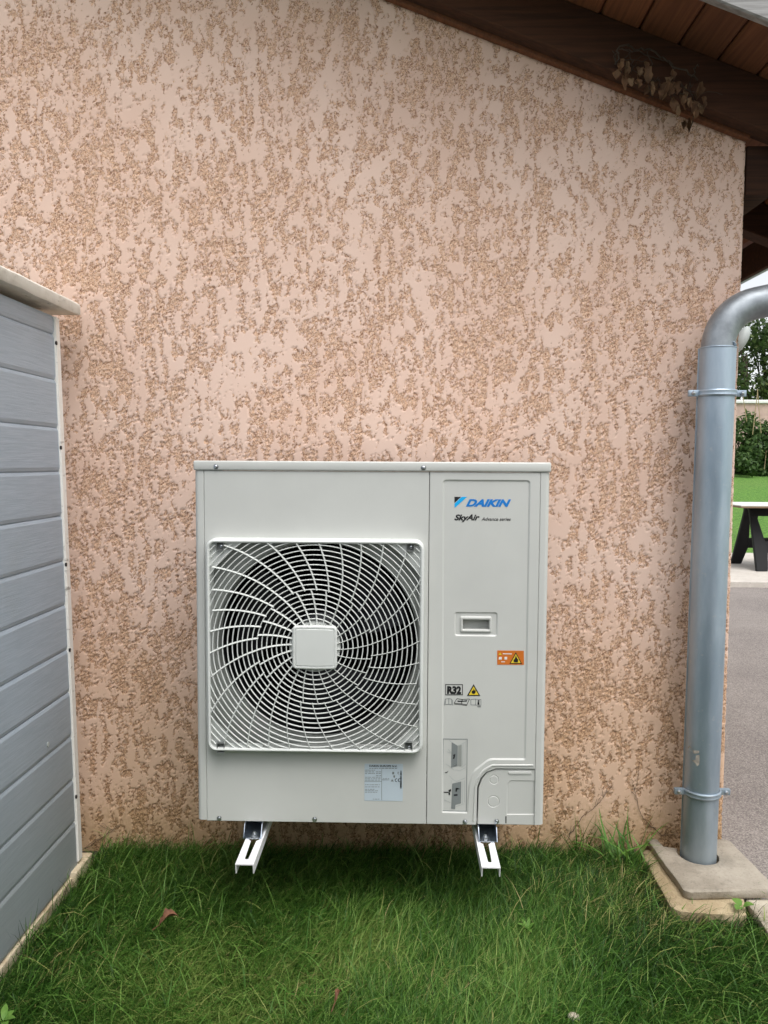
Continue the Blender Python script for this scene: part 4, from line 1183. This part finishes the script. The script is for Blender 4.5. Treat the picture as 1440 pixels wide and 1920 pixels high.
# fallen leaves
def fallen(px, py, L, W, rot, m, label, z=.062):
    p = atz(px, py, z); bm = bmesh.new()
    d = Vector((cos(rot), sin(rot), .22)).normalized(); s = d.cross(Vector((0, 0, 1))).normalized(); u = s.cross(d)
    rows = []
    for i in range(9):
        t = i / 8; w = W * .5 * (sin(pi * (.04 + .94 * t)) ** .7) * (1 + .25 * sin(t * 17))
        c = p + d * (L * (t - .5)) + u * (.012 * sin(t * 3.2))
        rows.append([bm.verts.new(c + s * w * q + u * (abs(q) ** 1.3 * w * .75 + .003 * sin(7 * t + 3 * q))) for q in (-1, -.5, 0, .5, 1)])
    for a, b in zip(rows, rows[1:]):
        for j in range(4): bm.faces.new((a[j], a[j + 1], b[j + 1], b[j]))
    tube(bm, [rows[0][2].co.copy(), rows[0][2].co - d * .02 + Vector((0, 0, -.006))], .0012, 5)
    bmesh.ops.translate(bm, verts=bm.verts[:], vec=(0, 0, 0))
    tag(obj('fallen_leaf', bm, m, smooth=70, origin=p), label, 'leaf')
fallen(317, 1725, .050, .030, .5, 'leaf_rust', 'curled reddish brown dry leaf lying on the grass', .070)
fallen(634, 1868, .032, .010, 1.2, 'leaf_rust', 'thin brown dry leaf in the grass near the front edge', .066)
# small stone
bm = bmesh.new(); p = atz(1076, 1906, .03); bmesh.ops.create_icosphere(bm, subdivisions=2, radius=.011)
for v in bm.verts: v.co = Vector((v.co.x * 1.3, v.co.y, v.co.z * .7)) * rnd.uniform(.86, 1.12) + p
tag(obj('pebble', bm, 'kerb', smooth=50, origin=p), 'small pale pebble in the grass at the front edge', 'pebble')

# dry runners clinging to the wall foot
def runner(pts, label, th=.0010, kids=6, seed=1):
    r = random.Random(seed); P = [at(a, b, DW - .004) for a, b in pts]
    t = empty('dry_runner', P[0], label, 'plant')
    def jag(P, n):
        out = []
        for a, b in zip(P, P[1:]):
            for k in range(n): out.append(a.lerp(b, k / n) + Vector((r.uniform(-1, 1), r.uniform(-.3, .3), r.uniform(-1, 1))) * .004)
        return out + [P[-1]]
    J = jag(P, 5); bm = bmesh.new(); tube(bm, J, [th * (1 - .6 * i / len(J)) for i in range(len(J))], 5); obj('stem', bm, 'vine', t, smooth=60)
    for k in range(kids):
        b = J[r.randrange(len(J) - 2)]; a = r.uniform(.2, 2.9); q = jag([b, b + Vector((cos(a), 0, sin(a))) * r.uniform(.02, .06)], 4)
        bm = bmesh.new(); tube(bm, q, th * .6, 4); obj('twig', bm, 'vine', t, smooth=60)
runner([(1240, 1565), (1205, 1535), (1190, 1480), (1200, 1430)], 'thin dark dry runner climbing the wall beside the downpipe', seed=2)
runner([(1060, 1580), (1085, 1540), (1125, 1500), (1150, 1470)], 'thin dark dry runner on the wall right of the unit', seed=5)
runner([(160, 1590), (195, 1568), (225, 1545)], 'thin dark dry runner on the wall foot beside the screen wall', kids=4, seed=8)

# ================================================================== HEDGE added out of view to block low sky light from the wall
hd = empty('shade_hedge', (0, -2.1, 0), 'unseen green hedge added behind the camera to shade the lower wall', 'hedge')
bm = bmesh.new(); box(bm, -5.2, 3.4, -2.6, -1.75, 0, 2.35, bev=.12); obj('core', bm, 'soil', hd)
nh = 9000; hx_ = R.uniform(-5.2, 3.4, nh); hz_ = R.uniform(.05, 2.40, nh); hy_ = -1.75 + R.uniform(-.05, .10, nh)
a_ = R.normal(0, 1, (nh, 3)); a_ /= np.linalg.norm(a_, axis=1)[:, None]; b_2 = np.cross(a_, R.normal(0, 1, (nh, 3))); b_2 /= np.linalg.norm(b_2, axis=1)[:, None]
P_ = np.stack([hx_, hy_, hz_], 1); V_ = np.stack([P_ - a_ * .05, P_ + b_2 * .025, P_ + a_ * .05, P_ - b_2 * .025], 1).reshape(-1, 3)
npmesh('foliage', V_, np.arange(nh * 4).reshape(-1, 4), 'shrub', hd, attr=np.repeat(R.uniform(0, 1, nh), 4), smooth=False)

# ================================================================== DEAD CREEPER under the eave
YV = DW - RW - .012
vt = empty('dead_creeper', at(1240, 150, YV), 'dead brown creeper with curled leaves hanging from the rafter under the eave', 'dead plant')
def vs(pts, r0, seed):
    r = random.Random(seed); P = [at(a, b, YV - r.uniform(0, .03)) for a, b in pts]; out = []
    for a, b in zip(P, P[1:]):
        for k in range(4): out.append(a.lerp(b, k / 4) + Vector([r.uniform(-.006, .006) for _ in range(3)]))
    out.append(P[-1]); bm = bmesh.new(); tube(bm, out, r0, 5); obj('stem', bm, 'vine', vt, smooth=60)
vs([(1158, 118), (1156, 92), (1172, 82), (1190, 92), (1215, 90), (1240, 105), (1262, 122), (1290, 140), (1308, 150)], .0026, 1)
vs([(1160, 90), (1185, 96), (1216, 102), (1252, 118), (1268, 140)], .0018, 2)
vs([(1296, 160), (1303, 130), (1310, 124)], .0018, 3); vs([(1150, 96), (1160, 125), (1163, 140)], .0015, 4)
vs([(1215, 95), (1222, 120), (1218, 150)], .0015, 5); vs([(1262, 122), (1266, 150), (1258, 175), (1268, 200)], .0016, 6)
vs([(1268, 150), (1300, 180), (1310, 200), (1295, 240)], .0015, 7)
vs([(1230, 175), (1270, 173), (1300, 176), (1355, 178)], .0008, 8)
for q in range(16):
    x_ = rnd.uniform(1155, 1310); y_ = 95 + (x_ - 1155) * .42 + rnd.uniform(-10, 25); vs([(x_, y_), (x_ + rnd.uniform(-18, 22), y_ + rnd.uniform(5, 22)), (x_ + rnd.uniform(-30, 34), y_ + rnd.uniform(14, 48))], rnd.uniform(.0006, .0013), 40 + q)
def vleaf(px, py, L, rot, m, seed, Y=None):
    r = random.Random(seed); p = at(px, py, (YV if Y is None else Y) - r.uniform(0, .035)); bm = bmesh.new()
    d = Vector((cos(rot) * .5, r.uniform(-.35, .2), -abs(sin(rot)) - .15)).normalized(); s = d.cross(Vector((r.uniform(-.4, .4), -1, 0))).normalized(); u = s.cross(d)
    rows = []; W = L * r.uniform(.55, .85); cl = r.uniform(.5, 1.3)
    for i in range(7):
        t = i / 6; w = W * .5 * (sin(pi * (.05 + .93 * t)) ** .75) * (1 + .3 * sin(9 * t + seed))
        c = p + d * L * t + u * (L * .25 * sin(2.6 * t + seed))
        rows.append([bm.verts.new(c + s * (w * q * (1 - .35 * cl * abs(q))) + u * (w * cl * abs(q) ** 1.5 + .002 * sin(5 * q + 6 * t))) for q in (-1, -.5, 0, .5, 1)])
    for a, b in zip(rows, rows[1:]):
        for j in range(4): bm.faces.new((a[j], a[j + 1], b[j + 1], b[j]))
    obj('leaf', bm, m, vt, smooth=70)
lv = [(1163, 112, .045, 1.6), (1174, 118, .06, 1.3), (1158, 130, .05, 2.0), (1171, 140, .07, 1.5), (1180, 145, .045, .9), (1208, 116, .06, 1.6), (1214, 130, .07, 1.5), (1218, 156, .055, .7), (1216, 160, .05, 2.3),
      (1262, 128, .06, 1.5), (1256, 140, .06, 2.0), (1266, 152, .075, 1.9), (1240, 160, .06, 1.5), (1246, 168, .045, 1.8), (1310, 156, .07, 1.6), (1262, 182, .065, 1.3), (1304, 186, .085, 1.8), (1296, 192, .08, 2.0), (1314, 184, .06, 1.2), (1270, 200, .05, 1.4), (1293, 222, .06, 1.5), (1284, 226, .045, 2.0), (1190, 150, .04, .6), (1228, 150, .05, 1.2), (1300, 200, .06, 1.4)]
for q in range(30):
    t_ = rnd.random(); lv.append((1160 + 150 * t_ + rnd.uniform(-8, 8), 112 + 72 * t_ + rnd.uniform(-14, 26), rnd.uniform(.03, .055), rnd.uniform(.6, 2.4)))
for i, (a, b, L, ro) in enumerate(lv): vleaf(a, b, L * .62, ro, ('leaf_dry', 'leaf_pale', 'leaf_dry')[i % 3], i + 20, YV - .01 if b < 205 else DW - .02)

# ================================================================== BACKGROUND behind the corner
# --- second trestle set: board on a black plastic folding trestle
def trestle():
    yN, yF, xL, xR, zt_ = 9.0, 9.7, at(1371, 1000, 9.75).x, at(1371, 1000, 9.75).x + .62, .80
    t = empty('folding_trestle', ((xL + xR) / 2, (yN + yF) / 2, .06), 'black plastic folding trestle standing on the terrace', 'trestle')
    ym = (yN + yF) / 2
    for s, yb in ((-1, yN), (1, yF)):
        def P(x, z): return Vector((x, ym + s * .04 + (yb - ym - s * .04) * (zt_ - z) / (zt_ - .06), z))
        def bar(name, pts, w):
            bm = bmesh.new(); r = []
            for (xa, xb, z) in pts:
                c = P(xa, z); r.append([bm.verts.new((x, c.y + d, z)) for x, d in ((xa, -w), (xb, -w), (xb, w), (xa, w))])
            for a, b in zip(r, r[1:]): bridge(bm, a, b)
            bm.faces.new(r[0]); bm.faces.new(r[-1])
            bmesh.ops.bevel(bm, geom=bm.edges[:], offset=.006, segments=1, affect='EDGES')
            obj(name, bm, 'plastic_black', t)
        bar('leg', [(xL - .02, xL + .11, .062), (xL - .01, xL + .15, .3), (xL, xL + .085, zt_ - .14), (xL, xL + .13, zt_ - .02)], .024)
        bar('leg', [(xR - .085, xR + .02, .062), (xR - .115, xR + .01, .3), (xR - .065, xR, zt_ - .12), (xR - .10, xR, zt_ - .02)], .024)
        bar('lower_rail', [(xL + .07, xR - .07, .27), (xL + .06, xR - .06, .40)], .018)
        bar('top_rail', [(xL + .02, xR - .02, zt_ - .11), (xL - .01, xR + .01, zt_)], .03)
    bm = bmesh.new(); v = box(bm, xL - .25, xR + 1.6, ym - .42, ym + .36, zt_ + .002, zt_ + .024, bev=.003)
    b = obj('trestle_board', bm, 'board_edge', origin=(xL, ym, zt_)); tag(b, 'white-topped work board lying across the black trestle', 'board')
    boxo('laminate_top', 'board_white', b, xL - .25, xR + 1.6, ym - .42, ym + .36, zt_ + .025, zt_ + .036)
trestle()
# --- far garden wall
wy = 20.2
gw = empty('garden_wall', (9, wy, 1.0), 'pink rendered garden wall with white coping behind the shrubs', 'wall')
wz = at(1420, 752, wy).z
boxo('wall', 'garden_render', gw, 2, 22, wy, wy + .2, .3, wz - .06)
boxo('coping', 'board_white', gw, 2, 22, wy - .05, wy + .25, wz - .06, wz + .03, bev=.01)
def foliage(bm_, n, c, rad, ls, r, fn=None):
    """leaf-sized faces spread through an uneven volume -> arrays"""
    V, Q, T = [], [], []
    blobs = [(np.array(c) + (np.array([r.uniform(-1, 1) for _ in range(3)]) * np.array(rad) * .72), r.uniform(.28, .5)) for _ in range(16)]
    for k in range(n):
        b, br = blobs[r.randrange(len(blobs))]
        d = np.array([r.gauss(0, 1) for _ in range(3)]); d /= np.linalg.norm(d) + 1e-9
        p = b + d * np.array(rad) * br * (r.random() ** .4)
        a = np.array([r.gauss(0, 1) for _ in range(3)]); a /= np.linalg.norm(a); bb = np.cross(a, d + .01); bb /= np.linalg.norm(bb) + 1e-9
        l = ls * r.uniform(.6, 1.3); i = len(V)
        V += [p - a * l, p + bb * l * .45, p + a * l, p - bb * l * .45]; Q.append((i, i + 1, i + 2, i + 3)); T += [min(1, max(0, r.gauss(.5, .25)))] * 4
    return V, Q, T
def tree(name, c, rad, n, ls, m, label, cat, base_z, trunk_r, seed, group=None):
    r = random.Random(seed)
    t = empty(name, (c[0], c[1], base_z), label, cat, group)
    V, Q, T = foliage(None, n, c, rad, ls, r)
    npmesh('crown', V, Q, m, t, attr=T, smooth=False)
    bm = bmesh.new(); top = Vector((c[0], c[1], c[2] + rad[2] * .3))
    b = Vector((c[0] + .1, c[1], base_z)); tube(bm, [b, b.lerp(top, .4) + Vector((.08, 0, 0)), top], [trunk_r, trunk_r * .7, trunk_r * .25], 7)
    for k in range(7):
        s = b.lerp(top, r.uniform(.3, .9)); e = Vector(c) + Vector([r.uniform(-.8, .8) * q for q in rad]); tube(bm, [s, s.lerp(e, .5) + Vector((0, 0, rad[2] * .06)), e], [trunk_r * .35, trunk_r * .2, trunk_r * .08], 5)
    obj('trunk', bm, 'vine', t, smooth=60)
# shrubs before the wall
for (px, py, Y, rx, rz, lab, sd) in ((1388, 842, 18.8, .72, .95, 'tall loose green shrub against the pink garden wall beside the corner', 1), (1412, 862, 18.4, .60, .66, 'rounded dark green shrub in the middle of the border', 2), (1440, 855, 18.8, .8, .80, 'lighter green shrub at the right edge of the border', 3)):
    p = at(px, py, Y); tree('shrub', (p.x, p.y, p.z), (rx, .5, rz), 3600, .070, 'shrub', lab, 'shrub', garden_z(Y), .04, sd, 'shrubs before the garden wall')
# trees beyond
for (px, py, Y, rx, rz, lab, sd) in ((1398, 690, 26, 1.5, 1.6, 'loose green tree beyond the garden wall beside the house corner', 11), (1432, 660, 27, 1.5, 1.9, 'taller green tree beyond the garden wall with sky showing through', 12), (1475, 690, 26, 1.4, 1.7, 'bushy green tree beyond the garden wall near the picture edge', 13)):
    p = at(px, py, Y); tree('garden_tree', (p.x, p.y, p.z), (rx, 1.2, rz), 1700, .10, 'tree', lab, 'tree', 1.1, .10, sd, 'trees beyond the garden wall')
# canes in the border
for i, (a, b) in enumerate((((1411, 815), (1421, 730)), ((1427, 812), (1420, 730)), ((1400, 790), (1393, 742)), ((1433, 880), (1437, 845)))):
    bm = bmesh.new(); tube(bm, [at(*a, 18.2), at(*b, 18.2)], .008, 6); c = obj('cane', bm, 'cane', smooth=60, origin=at(*a, 18.2))
    tag(c, ('bamboo cane leaning right against the garden wall', 'bamboo cane leaning left against the garden wall', 'short bamboo cane near the house corner', 'stub of a cane at the foot of the shrubs')[i], 'cane', 'bamboo canes in the border')
# white outdoor lamp on the side wall, seen past the elbow
p = at(1391, 636, 4.2)
lm = empty('wall_lamp', (CORNER, 4.2, p.z), 'pale rounded fitting on the side wall below the pipe elbow', 'wall fitting')
bm = bmesh.new(); rr = []
cxl = max(p.x, CORNER + .05)
for k in range(9):
    t = k / 8; r = .034 * sin(pi * (.08 + .84 * t)) ** .6; c = Vector((cxl + .05 * (t - .5), 4.2, p.z + .13 * (t - .5)))
    rr.append([bm.verts.new(c + Vector((r * cos(2 * pi * i / 14), r * sin(2 * pi * i / 14), 0))) for i in range(14)])
for a, b in zip(rr, rr[1:]): bridge(bm, a, b)
bm.faces.new(rr[0]); bm.faces.new(rr[-1]); obj('cover', bm, 'light_print', lm, smooth=60)
boxo('arm', 'light_print', lm, CORNER - .01, cxl, 4.18, 4.22, p.z - .05, p.z - .01, bev=.004)
